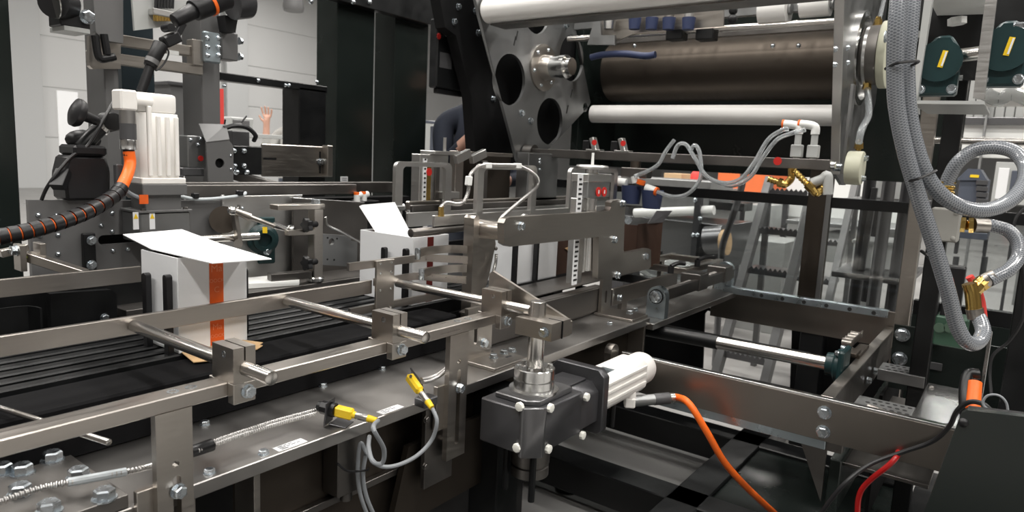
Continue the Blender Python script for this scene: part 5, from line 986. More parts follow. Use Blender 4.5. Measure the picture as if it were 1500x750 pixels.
# ================================================================ right bracket with bearings
QX = 2.05
def q(px, py, x=QX): return Vector(at(px, py, x=x))
br = thing('bearing_bracket', 'pale steel bracket frame around two green bearings at the top right', 'bracket', (QX, 0.15, 1.5))
part('front_strap', MB().prism([Yz(1462, -15, 1.98), Yz(1442, 146, 1.98), Yz(1425, 143, 1.98), Yz(1445, -15, 1.98)], 'x', 1.98, 2.0), 'aluminium', br)
part('shelf', MB().prism([Yz(1442, 148, 1.98), Yz(1337, 147, 1.98), Yz(1337, 152, 1.98), Yz(1442, 153, 1.98)], 'x', 1.98, 2.30), 'light_grey_paint', br)
part('left_strap', MB().prism([Yz(1368, -10, 2.08), Yz(1344, 146, 2.08), Yz(1336, 146, 2.08), Yz(1356, -10, 2.08)], 'x', 2.07, 2.10), 'light_grey_paint', br)
part('top_shelf', MB().prism([Yz(1364, 1, 2.2), Yz(1445, -4, 2.2), Yz(1445, 3, 2.2), Yz(1364, 6, 2.2)], 'x', 2.1, 2.4), 'plastic_white', br)
part('back_panel', MB().prism([Yz(1344, -30, 2.38), Yz(1640, -60, 2.38), Yz(1640, 118, 2.38), Yz(1400, 118, 2.38), Yz(1344, 105, 2.38)], 'x', 2.36, 2.38), 'black_paint', br)
for k, (px, py, pw) in enumerate(((1376, 90, 0), (1472, 72, 0.0))):
    xx = 2.10 - 0.08 * k; c = q(px, py, xx)
    g = part('bearing', MB().prism([(c.y - 0.045, c.z - 0.085), (c.y + 0.045, c.z - 0.085), (c.y + 0.045, c.z - 0.03), (c.y + 0.035, c.z + 0.035), (c.y + 0.012, c.z + 0.065), (c.y - 0.02, c.z + 0.065), (c.y - 0.04, c.z + 0.035), (c.y - 0.045, c.z - 0.03)], 'x', xx, xx + 0.05, bev=0.006).prism(circ(c.y, c.z, 0.052, 26), 'x', xx - 0.012, xx), 'bearing_green', br)
    part('bearing_label', MB().obox((xx - 0.013, c.y - 0.008, c.z + 0.004), (0.002, 0.012, 0.042), (1, 0, 0), (0, -0.2, 1), 0), 'yellow', g)
    part('label_print', MB().obox((xx - 0.0145, c.y - 0.011, c.z + 0.004), (0.001, 0.004, 0.036), (1, 0, 0), (0, -0.2, 1), 0), 'sticker', g)
    bolt(g, (xx, c.y - 0.035, c.z - 0.07), '-x', 0.018, 0.012); bolt(g, (xx, c.y + 0.035, c.z - 0.07), '-x', 0.018, 0.012)
    if k: bolt(g, (xx, c.y - 0.01, c.z + 0.05), '-y', 0.018, 0.02)
sf = part('shaft', MB().cyl(q(1394, 83, 2.13), q(1462, 74, 2.08), 0.017, seg=20).cyl(q(1484, 70, 2.05), q(1530, 62, 2.03), 0.019, seg=20), 'rod_steel', br)
part('bolt_head', MB().cyl(q(1402, 26, 2.2), q(1402, 36, 2.2), 0.022, seg=6), 'plastic_white', br)
part('hook', MB().tube([q(1392, 98, 2.15), q(1385, 106, 2.15), q(1392, 114, 2.15), q(1410, 114, 2.15)], 0.007, 8), 'alu_grey', br)
part('carriage', MB().prism([Yz(1330, 150, 2.3), Yz(1347, 150, 2.3), Yz(1347, 45, 2.3), Yz(1335, 45, 2.3)], 'x', 2.3, 2.33).prism([Yz(1325, 168, 2.3), Yz(1348, 168, 2.3), Yz(1348, 158, 2.3), Yz(1325, 158, 2.3)], 'x', 2.25, 2.30), 'light_grey_paint', br)
part('knob', MB().cyl(q(1330, 78, 2.22), q(1344, 78, 2.22), 0.042, seg=20), 'black_plastic', br)
fr_ = thing('film_roll', 'crumpled translucent film roll below the right bearing bracket', 'roll', q(1470, 150, 2.6))
part('roll', MB().cyl(q(1440, 140, 2.6), q(1540, 138, 2.6), 0.035, seg=24), 'web_white', fr_); part('film_fold', MB().tube([q(1442, 136, 2.56), q(1462, 146, 2.55), q(1482, 138, 2.56), q(1510, 148, 2.55)], 0.02, 10), 'film_clear', fr_)

# ================================================================ posts, guard frame and panes
solo('steel_post', MB().box(2.95, 3.0, 0.283, 0.335, 0.0, 2.6, 0.003), 'steel', 'square stainless post behind the braided hoses', 'post')
solo('black_post', MB().box(2.42, 2.48, 0.165, 0.215, 0.0, 2.5, 0.003), 'black_paint', 'black upright post carrying the grey junction box', 'post')
GXP = 3.2
gd = thing('guard_panel', 'clear guard panes in a black rail frame behind the far beam', 'guard', (GXP, 1.1, 0.66))
z1 = at(1140, 291, x=GXP).z
part('mid_rail', MB().box(GXP - 0.02, GXP + 0.02, 0.34, 2.15, z1 - 0.022, z1 + 0.022, 0.002), 'black_paint', gd); part('bottom_rail', MB().box(GXP - 0.02, GXP + 0.02, 0.34, 2.15, 0.70, 0.745, 0.002), 'alu_grey', gd)
part('pane', MB().box(GXP - 0.003, GXP + 0.003, 0.36, 2.13, 0.745, z1 - 0.02, 0), 'guard_pane', gd)
yy = at(1195, 350, x=GXP).y; part('stile', MB().box(GXP - 0.03, GXP + 0.03, yy - 0.045, yy + 0.045, 0.66, 1.33, 0.002), 'steel_brown', gd)
part('stile_edge', MB().box(GXP - 0.034, GXP - 0.03, yy - 0.05, yy - 0.03, 0.66, 1.33, 0.001), 'alu_grey', gd)
part('leg', MB().box(GXP - 0.02, GXP + 0.02, 2.11, 2.15, 0.0, 1.3, 0.002), 'black_paint', gd); part('leg', MB().box(GXP - 0.02, GXP + 0.02, 0.34, 0.38, 0.0, 0.70, 0.002), 'black_paint', gd)
gr = thing('guard_panel', 'clear guard pane in a black frame at the right edge', 'guard', (3.2, -0.2, 0.66))
zt = at(1440, 317, x=GXP).z; zb = at(1440, 452, x=GXP).z
part('mid_rail', MB().box(GXP - 0.02, GXP + 0.02, -0.6, 0.30, zt - 0.022, zt + 0.022, 0.002), 'black_paint', gr); part('bottom_rail', MB().box(GXP - 0.02, GXP + 0.02, -0.6, 0.30, zb - 0.06, zb, 0.002), 'black_paint', gr)
part('pane', MB().box(GXP - 0.003, GXP + 0.003, -0.58, 0.28, zb, zt - 0.022, 0), 'guard_pane', gr)
part('top_rail', MB().cyl((GXP, -0.6, at(1440, 207, x=GXP).z), (GXP, 0.30, at(1440, 207, x=GXP).z), 0.014, seg=16), 'rod_steel', gr)
part('side_post', MB().box(2.30, 2.36, -0.17, -0.02, 0.0, 1.24, 0.003), 'black_paint', gr)
part('skirt', MB().box(GXP - 0.02, GXP + 0.0, -0.6, 0.30, 0.3, zb - 0.06, 0.001), 'green_black', gr); part('leg', MB().box(GXP - 0.02, GXP + 0.02, -0.6, -0.56, 0.0, 1.3, 0.002), 'black_paint', gr)
# junction box, valves
jb = thing('junction_box', 'grey junction box with corner screws behind the braided hose', 'box', q(1383, 350, 2.36))
j0, j1 = q(1358, 352, 2.36), q(1409, 307, 2.36); part('box', MB().box(2.36, 2.42, j1.y, j0.y, j0.z, j1.z, 0.004), 'junction_grey', jb)
for (a, b) in ((j1.y + 0.012, j0.z + 0.012), (j0.y - 0.012, j0.z + 0.012), (j1.y + 0.012, j1.z - 0.012)): bolt(jb, (2.36, a, b), '-x', 0.014, 0.003, style='dome', m='junction_grey', name='screw')
sv = thing('solenoid_valve', 'black solenoid on a green valve body under the grey junction box', 'valve', q(1392, 500, 2.3))
s0, s1_ = q(1375, 470, 2.3), q(1415, 393, 2.3); part('coil', MB().box(2.30, 2.36, s1_.y, s0.y, s0.z, s1_.z, 0.004), 'black_plastic', sv)
g0, g1 = q(1366, 503, 2.3), q(1420, 468, 2.3); vb_ = part('valve_body', MB().box(2.285, 2.38, g1.y, g0.y, g0.z, g1.z, 0.004), 'valve_green', sv)
for px in (1376, 1391): c = q(px, 480, 2.284); part('port', MB().cyl((2.285, c.y, c.z), (2.28, c.y, c.z), 0.014, seg=16), 'port_green', vb_)
solo('black_cable', MB().tube([q(1350, 368, 2.4), q(1358, 374, 2.35), q(1368, 385, 2.33), q(1380, 395, 2.32)], 0.005, 8), 'black_cable', 'short black cable from the post to the solenoid', 'cable')
bv = thing('ball_valve', 'brass ball valve with red lever handle at the hose bend', 'valve', Vector(at(1425, 440, d=1.62)))
def h(px, py, d=1.62): return Vector(at(px, py, d=d))
part('body', MB().tube([h(1420, 415), h(1424, 428), h(1426, 445), h(1427, 458)], 0.0165, 14), 'brass', bv); part('side_port', MB().cyl(h(1425, 428), h(1440, 412), 0.016, seg=8), 'brass', bv)
part('lever', MB().tube([h(1420, 405, 1.66), h(1430, 420, 1.66), h(1437, 440, 1.66), h(1441, 470, 1.66)], 0.009, 10), 'red_sign', bv, label='red lever')
part('collar', MB().cyl(h(1427, 452), h(1430, 466), 0.0185, seg=16), 'steel', bv)
# braided hoses
hs = [('thick grey braided hose hanging from the top edge to the valve bend', 0.0165, [(1318, -20, 1.4), (1313, 40, 1.4), (1311, 100, 1.42), (1314, 160, 1.44), (1327, 225, 1.46), (1346, 290, 1.48), (1367, 355, 1.5), (1388, 425, 1.52), (1401, 475, 1.54), (1415, 500, 1.55), (1430, 503, 1.57), (1440, 488, 1.59), (1436, 470, 1.61), (1430, 462, 1.62)]),
      ('grey braided hose curling into a ring at the right edge', 0.0165, [(1338, -20, 1.44), (1332, 50, 1.44), (1328, 95, 1.45), (1331, 160, 1.46), (1342, 215, 1.47), (1360, 262, 1.48), (1390, 294, 1.49), (1430, 308, 1.5), (1470, 300, 1.52), (1497, 275, 1.54), (1503, 246, 1.57), (1488, 224, 1.6), (1460, 216, 1.63), (1428, 220, 1.66), (1404, 237, 1.68), (1391, 258, 1.70), (1387, 272, 1.71)]),
      ('grey braided hose from the junction box fitting down to the brass valve', 0.0155, [(1438, 330, 1.66), (1455, 331, 1.65), (1477, 338, 1.64), (1491, 355, 1.63), (1492, 376, 1.62), (1478, 395, 1.61), (1460, 405, 1.61), (1448, 411, 1.61)])]
for lb, r0, pp in hs: solo('braided_hose', MB().tube([at(a, b, d=c) for a, b, c in pp], r0, 18, 10), 'braided_hose', lb, 'hose', 'grey braided hoses')
for lb, (a, b, c_, d_), dd, r0 in (('round both hoses halfway down', (1340, 262, 1354, 254), 1.47, 0.03), ('round both hoses near the top', (1304, 97, 1336, 94), 1.42, 0.03)):
    m0, m1 = Vector(at(a - 8 if dd > 1.45 else a - 1, b + 3 if dd > 1.45 else b, d=dd - 0.005)), Vector(at(c_ + 10 if dd > 1.45 else c_ + 3, d_ - 3 if dd > 1.45 else d_, d=dd + 0.005)); f_ = FWD * 0.024
    solo('cable_tie', MB().tube([m0, m0.lerp(m1, 0.12) - f_, m0.lerp(m1, 0.88) - f_, m1, m0.lerp(m1, 0.88) + f_, m0.lerp(m1, 0.12) + f_, m0], 0.003, 6), 'black_plastic', 'black cable tie ' + lb, 'tie')
bfit = thing('brass_fitting', 'brass hex fitting with steel sleeve on the grey junction box', 'fitting', h(1415, 330, 1.66))
part('hex', MB().cyl(h(1407, 329, 1.67), h(1414, 329.5, 1.665), 0.018, seg=6).cyl(h(1414, 329.5, 1.665), h(1419, 330, 1.665), 0.012, seg=12).cyl(h(1419, 330, 1.665), h(1426, 330, 1.66), 0.0185, seg=6), 'brass', bfit); part('sleeve', MB().cyl(h(1426, 330, 1.66), h(1447, 331, 1.655), 0.0175, seg=18), 'steel', bfit)
bfit = thing('brass_fitting', 'brass fitting with steel sleeve at the valve side port', 'fitting', h(1440, 412, 1.61))
part('hex', MB().cyl(h(1434, 418), h(1442, 412), 0.018, seg=6), 'brass', bfit); part('sleeve', MB().cyl(h(1442, 412), h(1458, 404, 1.61), 0.0172, seg=18), 'steel', bfit)
bfit = thing('brass_fitting', 'brass fitting at the end of the hose ring', 'fitting', h(1386, 284, 1.71))
part('hex', MB().ribbed([h(1387.5, 267, 1.71), h(1386, 286, 1.71)], 0.0195, 0.012, 0.15, 14), 'brass', bfit)
solo('black_cable', MB().tube([h(1500, 305, 1.75), h(1488, 320, 1.75), h(1484, 345, 1.75), h(1492, 375, 1.75), h(1499, 400, 1.75), h(1500, 440, 1.75), h(1497, 470, 1.75), h(1478, 500, 1.78), h(1455, 520, 1.8), h(1450, 545, 1.8), h(1452, 580, 1.78)], 0.004, 8), 'black_cable', 'thin black cable hanging along the right edge', 'cable')
solo('edge_angle', MB().box(2.50, 2.53, 0.02, 0.03, 0.50, 0.86, 0.001), 'bright_steel', 'bright upright angle edge left of the black right post', 'angle')

# ================================================================ structures behind the back panels, upper left
def bxp(px0, px1, py0, py1, y, d, bev=0.003):
    """box whose front face stands at depth plane y and spans the surveyed corners"""
    a, b = at(px0, (py0 + py1) / 2, y=y), at(px1, (py0 + py1) / 2, y=y); z0_, z1_ = max(0.0, at((px0 + px1) / 2, py1, y=y).z), at((px0 + px1) / 2, py0, y=y).z
    return MB().box(a.x, b.x, y, y + d, z0_, z1_, bev)
def colbox(px0, px1, y, d, z0_, z1_, py=150, bev=0.003):
    return MB().box(at(px0, py, y=y).x, at(px1, py, y=y).x, y, y + d, z0_, z1_, bev)
solo('machine_post', colbox(-40, 21, 2.35, 0.2, 0, 3.2), 'green_black', 'black machine column at the left edge', 'column')
solo('machine_post', colbox(493, 547, 2.6, 0.15, 0, 3.4), 'green_black', 'black machine column left of the narrow gap, upper middle', 'column')
solo('machine_post', colbox(577, 625, 2.6, 0.15, 0, 3.4), 'green_black', 'black machine column right of the narrow gap, upper middle', 'column')
ob = thing('overhead_girder', 'black overhead beam with bolts joining the two machine columns', 'beam', (2.0, 2.5, 1.9))
part('beam', bxp(440, 640, -60, 12, 2.55, 0.05), 'black_paint', ob)
for px in (455, 517, 541): bolt(ob, at(px, 2 if px < 500 else 3, y=2.55), '-y', 0.024, 0.012, style='dome')
st_ = solo('yellow_strap', bxp(548.5, 552.5, 183, 900, 3.0, 0.02, 0.001), 'yellow', 'yellow strap glimpsed through the gap between the machine columns', 'strap')
sk = thing('small_label', 'white label with printed lines low on the left machine column', 'sticker', at(504, 264, y=2.599))
p = at(504, 264, y=2.5995); part('paper', MB().box(p.x - 0.022, p.x + 0.022, 2.5985, 2.60, p.z - 0.018, p.z + 0.018, 0), 'sticker', sk)
for k in range(3): part('printed_line', MB().box(p.x - 0.015, p.x + 0.015, 2.598, 2.5985, p.z - 0.010 + 0.009 * k, p.z - 0.007 + 0.009 * k, 0), 'print_dark', sk)
bb = thing('machine_bay', 'black machine frame with an open window bay, left of the machine columns', 'frame', (1.7, 2.5, 1.1))
part('top_bar', bxp(322, 480, 116, 127, 2.5, 0.06), 'black_paint', bb); part('side_box', MB().box(at(438, 165, y=2.5).x, at(478, 165, y=2.5).x, 2.5, 2.62, 1.0, at(440, 127, y=2.5).z, 0.004), 'black_paint', bb)
for px, py in ((328, 126), (378, 118), (418, 125), (423, 125), (464, 120)): bolt(bb, at(px, py, y=2.5), '-y', 0.016, 0.01, style='dome')
part('left_bar', bxp(318, 323, 127, 215, 2.52, 0.04), 'black_paint', bb)
part('leg', MB().box(at(440, 200, y=2.6).x, at(460, 200, y=2.6).x, 2.6, 2.7, 0, 1.0, 0.002), 'black_paint', bb)
sb_ = thing('slotted_girder', 'brown-grey stainless beam with adjusting slots in front of the left machine column', 'beam', (1.7, 2.4, 1.2))
bm2 = part('beam', bxp(384, 488, 213, 259, 2.42, 0.012), 'steel', sb_); part('return_edge', bxp(480, 488, 213, 259, 2.38, 0.04), 'steel', sb_)
for px in (469, 476):
    part('slot', bxp(px - 1.2, px + 1.2, 222, 254, 2.4185, 0.002, 0), 'black_matte', bm2)
    bolt(bm2, at(px, 237, y=2.418), '-y', 0.022, 0.014)
part('slot', bxp(386, 405, 231, 234, 2.4185, 0.002, 0), 'black_matte', bm2)
part('stay', MB().beam((1.40, 2.42, 1.22), (1.40, 2.02, 1.18), 0.03, 0.03), 'steel_dark', sb_)
# servo pick head
ph = thing('gantry', 'grey pick-head gantry with two posts, cross beam and plates, upper left', 'gantry', (1.1, 2.4, 1.0))
gy = 2.32
part('post', MB().box(at(155, 170, y=gy).x, at(176, 170, y=gy).x, gy, gy + 0.13, 1.1, 2.2, 0.003), 'mid_grey_paint', ph)
part('post', MB().box(at(296, 150, y=gy).x, at(323, 150, y=gy).x, gy, gy + 0.13, 1.15, 2.4, 0.003), 'mid_grey_paint', ph)
part('cross_beam', bxp(132, 298, 84, 100, gy - 0.03, 0.03), 'steel', ph); part('cross_beam', bxp(176, 298, 60, 76, gy - 0.03, 0.03), 'steel', ph); part('beam_end', bxp(282, 298, 58, 96, gy - 0.04, 0.04), 'steel', ph)
part('beam_bracket', MB().prism([X(131, 52, gy - 0.05), X(131, 96, gy - 0.05), X(136, 101, gy - 0.05), X(177, 101, gy - 0.05), X(177, 62, gy - 0.05)], 'y', gy - 0.05, gy - 0.03), 'steel', ph)
ep = part('end_plate', bxp(299, 324, 47, 92, gy - 0.055, 0.02, 0.005), 'galvanised', ph)
for px, py in ((304, 56), (320, 56), (304, 69), (320, 69), (304, 81), (320, 81)): bolt(ep, at(px, py, y=gy - 0.055), '-y', 0.018, 0.008, style='dome')
part('end_block', bxp(325, 349, 47, 88, gy - 0.02, 0.06), 'mid_grey_paint', ph)
for py in (60, 83): bolt(ph, at(350, py, y=gy), 'x', 0.02, 0.014)
part('front_plate', MB().prism([X(131, -20, gy - 0.06), X(136, 48, gy - 0.06), X(150, 60, gy - 0.06), X(176, 64, gy - 0.06), X(176, -20, gy - 0.06)], 'y', gy - 0.08, gy - 0.06), 'mid_grey_paint', ph)
part('cover_plate', MB().prism([X(190, -20, gy - 0.1), X(195, 45, gy - 0.1), X(236, 40, gy - 0.1), X(290, 28, gy - 0.1), X(296, -20, gy - 0.1)], 'y', gy - 0.11, gy - 0.10), 'light_grey_paint', ph)
part('dark_column', MB().box(at(178, 90, y=2.6).x, at(226, 90, y=2.6).x, 2.6, 2.72, 1.0, 2.4, 0.003), 'navy_paint', ph)
hk = part('hook', MB().tube([at(139, 52, y=gy - 0.1), at(145, 84, y=gy - 0.1), at(160, 85, y=gy - 0.1), at(168, 83, y=gy - 0.1)], 0.011, 10).tube([at(152, 50, y=gy - 0.1), at(157, 80, y=gy - 0.1)], 0.011, 10, smooth=False), 'black_plastic', ph)
part('gap_tab', bxp(245, 262, 74, 80, gy - 0.032, 0.002, 0), 'plastic_white', ph)
mf = part('valve_manifold', bxp(224, 256, 14, 24, gy - 0.14, 0.03), 'aluminium', ph)
for k in range(7): p = at(228 + 4.2 * k, 27, y=gy - 0.13); part('brass_port', MB().cyl((p.x, p.y, p.z - 0.008), (p.x, p.y, p.z + 0.012), 0.007, seg=10), 'brass', mf); part('wire', MB().cyl((p.x, p.y, p.z + 0.03), (p.x + 0.004, p.y, p.z + 0.08), 0.004, seg=8), 'black_cable', mf)
cm = thing('machine_camera', 'black inspection camera with lens ring at the top left edge', 'camera', at(105, 30, y=2.2))
part('body', bxp(88, 132, 14, 40, 2.2, 0.08), 'black_plastic', cm); part('lens', MB().cyl(at(78, 3, y=2.18), at(96, 6, y=2.22), 0.042, seg=24), 'black_plastic', cm); part('lens_ring', MB().cyl(at(77, 3, y=2.18), at(79, 3, y=2.18), 0.044, seg=24), 'bright_steel', cm)
part('shelf', bxp(94, 132, 40, 47, 2.2, 0.1, 0.001), 'light_grey_paint', cm)
bolt(cm, at(127, 25, y=2.2), '-y', 0.03, 0.02)
hw = thing('hub_wheel', 'grey hub wheel with black guard at the top edge, right of the gantry', 'wheel', at(345, 10, y=2.2))
part('wheel', MB().cyl(at(338, 2, y=2.2), at(362, 0, y=2.2), 0.06, seg=28, bev=0.005), 'gun_grey', hw); part('guard', MB().prism([X(329, 22, 2.25), X(349, 24, 2.25), X(345, 48, 2.25), X(333, 46, 2.25)], 'y', 2.25, 2.30), 'black_plastic', hw)
cw = thing('cowl', 'bent grey sheet cowl with a round hole beside the small valve block', 'cowl', at(318, 280, y=2.1))
c_a = X(300, 207, 2.1); part('front', MB().prism([X(302, 210, 2.1), X(306, 276, 2.1), X(342, 278, 2.1), X(342, 214, 2.1), X(336, 206, 2.1)], 'y', 2.1, 2.106, holes=[circ(*X(322, 239, 2.1), 0.016, 16)]), 'mid_grey_paint', cw)
part('hood', MB().quad([at(302, 210, y=2.1), at(336, 206, y=2.1), at(331, 184, y=2.2), at(291, 183, y=2.2)], 0.005), 'mid_grey_paint', cw)
part('hole_back', MB().box(X(316, 239, 2.12)[0], X(328, 239, 2.12)[0], 2.115, 2.118, X(322, 246, 2.12)[1], X(322, 231, 2.12)[1], 0), 'black_matte', cw)
for py in (228, 248): bolt(cw, at(338, py, y=2.1), '-y', 0.009, 0.004, style='dome')
vbk = thing('valve_block', 'small grey valve block with a red mark left of the bent cowl', 'valve', at(288, 245, y=2.16))
part('body', bxp(275, 302, 199, 246, 2.16, 0.08), 'alu_grey', vbk); p = at(294, 232, y=2.159); part('red_mark', MB().cyl((p.x, 2.16, p.z), (p.x, 2.157, p.z), 0.009, seg=12), 'print_red', vbk)
for px, py in ((279, 205), (290, 212), (294, 203)): bolt(vbk, at(px, py, y=2.16), '-y', 0.012, 0.006, style='dome')
part('foot', bxp(268, 300, 246, 258, 2.14, 0.1), 'grey_paint', vbk)
mb_ = thing('drive_block', 'black drive block with four bolts and a looped cable right of the bent cowl', 'drive', at(365, 256, y=2.2))
part('block', bxp(342, 384, 214, 256, 2.2, 0.12), 'black_paint', mb_); part('cap', bxp(340, 366, 192, 214, 2.22, 0.08), 'grey_paint', mb_)
for px, py in ((342, 221), (357, 221), (343, 243), (357, 243), (346, 252), (361, 252)): bolt(mb_, at(px, py, y=2.2), '-y', 0.02, 0.012, style='dome')
part('cable', MB().tube([at(328, 188, y=2.18), at(345, 184, y=2.18), at(362, 187, y=2.18), at(374, 198, y=2.18), at(372, 206, y=2.2)], 0.008, 8), 'black_cable', mb_)
for a, b in (((330, 175), (328, 187)), ((361, 170), (350, 184))): part('whisker', MB().cyl(at(*a, y=2.2), at(*b, y=2.2), 0.003, seg=6), 'black_cable', mb_)
for k, (px, py) in enumerate(((523, 287), (533, 286))):
    pf = thing('push_fitting', 'white push fitting with orange collet behind the dark back panel, %s one' % ('left', 'right')[k], 'fitting', at(px, py + 5, y=1.85), 'push fittings')
    p = Vector(at(px, py, y=1.85)); part('elbow', MB().cyl(p - Vector((0, 0, 0.02)), p + Vector((0, 0, 0.004)), 0.011, seg=14).cyl(p, p + Vector((0.018, 0, 0.004)), 0.011, seg=14), 'plastic_white', pf); part('collet', MB().cyl(p + Vector((-0.002, 0, 0.004)), p + Vector((-0.002, 0, 0.013)), 0.0095, seg=14), 'orange_cable', pf)
rb = thing('rear_drive', 'dark roller drive block behind the second carton flap', 'block', (1.62, 1.86, 1.0))
part('housing', bxp(530, 556, 294, 345, 1.84, 0.08), 'black_paint', rb); part('roller', MB().cyl(at(540, 330, y=1.82), at(556, 336, y=1.82), 0.022, seg=20), 'bright_steel', rb)
part('rail', bxp(600, 900, 290, 300, 1.60, 0.02), 'steel', rb); part('tie', MB().tube([at(590, 302, y=1.7), at(598, 308, y=1.7), at(604, 316, y=1.68)], 0.01, 8), 'bright_steel', rb)

# black far-side wall under the far beam, with a rectangular opening
fw = thing('machine_bulkhead', 'black frame wall with a rectangular opening under the far beam', 'panel', (3.1, 0.8, 0.0))
wx = 3.10; hl = [Yz(1029, 541, wx), Yz(1157, 568, wx), Yz(1160, 481, wx), Yz(1036, 455, wx), Yz(1032, 460, wx)]; hl2 = [Yz(1143, 458, wx), Yz(1143, 463, wx), Yz(1170, 467, wx), Yz(1170, 462, wx)]
part('wall', MB().prism([(0.30, 0.175), (1.85, 0.175), (1.85, 0.66), (0.30, 0.66)], 'x', wx, wx + 0.012, holes=[hl, hl2]), 'black_matte', fw); part('foot', MB().box(wx, wx + 0.05, 0.3, 0.4, 0, 0.175, 0.001), 'black_paint', fw); part('foot', MB().box(wx, wx + 0.05, 1.75, 1.85, 0, 0.175, 0.001), 'black_paint', fw)
part('side_wall', MB().box(2.48, 3.10, 0.285, 0.295, 0.17, 0.60, 0.001), 'black_matte', fw)

# ================================================================ things standing in the hall behind the machine
def fx(px0, px1, py0, py1, x, d, bev=0.004):
    a, b = at(px0, (py0 + py1) / 2, x=x), at(px1, (py0 + py1) / 2, x=x); z0_, z1_ = at((px0 + px1) / 2, py1, x=x).z, at((px0 + px1) / 2, py0, x=x).z
    return MB().box(x, x + d, b.y, a.y, max(0.0, z0_), z1_, bev)
wm = thing('wrapping_machine', 'grey wrapping machine with a white top roller behind the guard pane', 'machine', (5.0, 2.6, 0))
part('body', fx(900, 1062, 322, 385, 4.9, 0.6), 'gun_edge', wm); c0, c1 = at(930, 312, x=4.85), at(1046, 308, x=4.85); part('white_roller', MB().cyl(c0, c1, 0.035, seg=20), 'web_white', wm)
part('hood', fx(900, 1040, 262, 305, 5.0, 0.5), 'alu_grey', wm); part('post', fx(1014, 1023, 275, 390, 4.8, 0.06), 'gun_grey', wm); part('roll', MB().cyl(at(1035, 352, x=4.75), at(1062, 350, x=4.75), 0.10, seg=24), 'gun_edge', wm)
part('card_core', MB().cyl(at(1058, 355, x=4.72), at(1066, 355, x=4.72), 0.09, seg=24), 'tan_card', wm); part('film', MB().ball(at(985, 395, x=4.8), 0.3, (0.5, 1.0, 0.35)), 'film_clear', wm)
part('leg', fx(1000, 1012, 385, 900, 4.9, 0.08), 'gun_grey', wm); part('leg', fx(880, 900, 300, 900, 5.0, 0.3), 'gun_grey', wm); part('black_roll', fx(1038, 1090, 296, 308, 5.0, 0.2), 'black_paint', wm)
for px, py in ((1019, 293), (1026, 320), (1016, 344), (1022, 344)): bolt(wm, at(px, py, x=4.8), '-x', 0.035, 0.02, style='dome')
solo('carton_box', fx(972, 998, 254, 273, 6.2, 0.3, 0.003), 'tan_card', 'small brown box on the shelf behind the nozzle bar', 'box')
sh_ = thing('shelf_unit', 'grey shelf unit carrying the small brown box', 'shelf', (6.2, 3.2, 0)); part('board', fx(930, 1060, 273, 279, 6.15, 0.5), 'alu_grey', sh_); part('leg', fx(935, 942, 279, 900, 6.2, 0.06), 'alu_grey', sh_); part('leg', fx(1048, 1055, 279, 900, 6.2, 0.06), 'alu_grey', sh_)
fe = thing('fire_extinguisher', 'small red extinguisher on the grey shelf behind the nozzle bar', 'extinguisher', at(1018, 273, x=6.2)); p = at(1018, 273, x=6.2)
part('bottle', MB().lathe([(0.05, 0), (0.05, 0.11), (0.03, 0.14), (0.015, 0.15)], (p.x, p.y, p.z), 'z', 18), 'red_sign', fe); part('valve', MB().box(p.x - 0.02, p.x + 0.02, p.y - 0.03, p.y + 0.03, p.z + 0.15, p.z + 0.18, 0.003), 'black_plastic', fe)
ofs = thing('film_stack', 'bright orange film stack on a pallet behind the nozzle bar', 'stack', (7.0, 2.6, 0)); part('film', fx(1050, 1127, 246, 287, 7.0, 0.8, 0.02), 'orange_film', ofs); part('pallet', fx(1050, 1127, 287, 296, 7.0, 0.8), 'alu_grey', ofs); part('table_leg', fx(1055, 1062, 296, 900, 7.1, 0.06), 'gun_grey', ofs); part('table_leg', fx(1116, 1123, 296, 900, 7.1, 0.06), 'gun_grey', ofs)
solo('bent_pole', MB().tube([at(1092, 235, x=4.4), at(1086, 275, x=4.4), at(1072, 320, x=4.4), at(1058, 362, x=4.4), at(1056, 400, x=4.4), (4.4, at(1056, 440, x=4.4).y, 0.0)], 0.022, 12), 'gun_edge', 'bent grey pole standing left of the step ladder', 'pole')
gc = thing('sheet_cabinet', 'pale grey sheet metal cabinet behind the bent pole', 'cabinet', (5.6, 2.2, 0)); part('body', fx(1060, 1122, 350, 900, 5.6, 0.5), 'light_grey_paint', gc); part('upper_box', fx(1090, 1125, 300, 345, 6.0, 0.4), 'light_grey_paint', gc); part('shelf', fx(1060, 1088, 336, 350, 5.7, 0.4), 'alu_grey', gc)
def ladder(label, x0, pxl, pxr, ptop, xs, steps, lean, tops):
    l = thing('step_ladder', label, 'ladder', (x0, 1.6, 0))
    for px_, sgn in ((pxl, 0), (pxr, 0)):
        t_ = Vector(at(px_, ptop, x=x0 + lean)); b_ = Vector((x0 - 0.3, t_.y, 0.0)); part('stile', MB().beam(b_, t_, 0.045, 0.07, up=(1, 0, 0.2)), 'mid_grey_paint', l)
        part('rear_leg', MB().beam((x0 + lean + 0.05, t_.y, 0.0), t_, 0.035, 0.035, up=(1, 0, 0)), 'mid_grey_paint', l)
    yl, yr = at(pxl, ptop, x=x0 + lean).y, at(pxr, ptop, x=x0 + lean).y; tz = at(pxl, ptop, x=x0 + lean).z
    for k in range(steps):
        f = (k + 1) / (steps + 0.3); xx = x0 - 0.3 + (lean + 0.3) * f; zz = tz * f
        tr0 = part('tread', MB().box(xx - 0.02, xx + 0.2, yr, yl, zz - 0.03, zz, 0.002), 'gun_edge', l)
        b = MB(); n = 10
        for j in range(n): y_ = yr + (yl - yr) * (j + 0.5) / n; b.prism([(y_ - 0.014, zz), (y_ + 0.014, zz), (y_, zz + 0.018)], 'x', xx - 0.02, xx - 0.012)
        part('tread_teeth', b, 'gun_edge', tr0, kind='stuff')
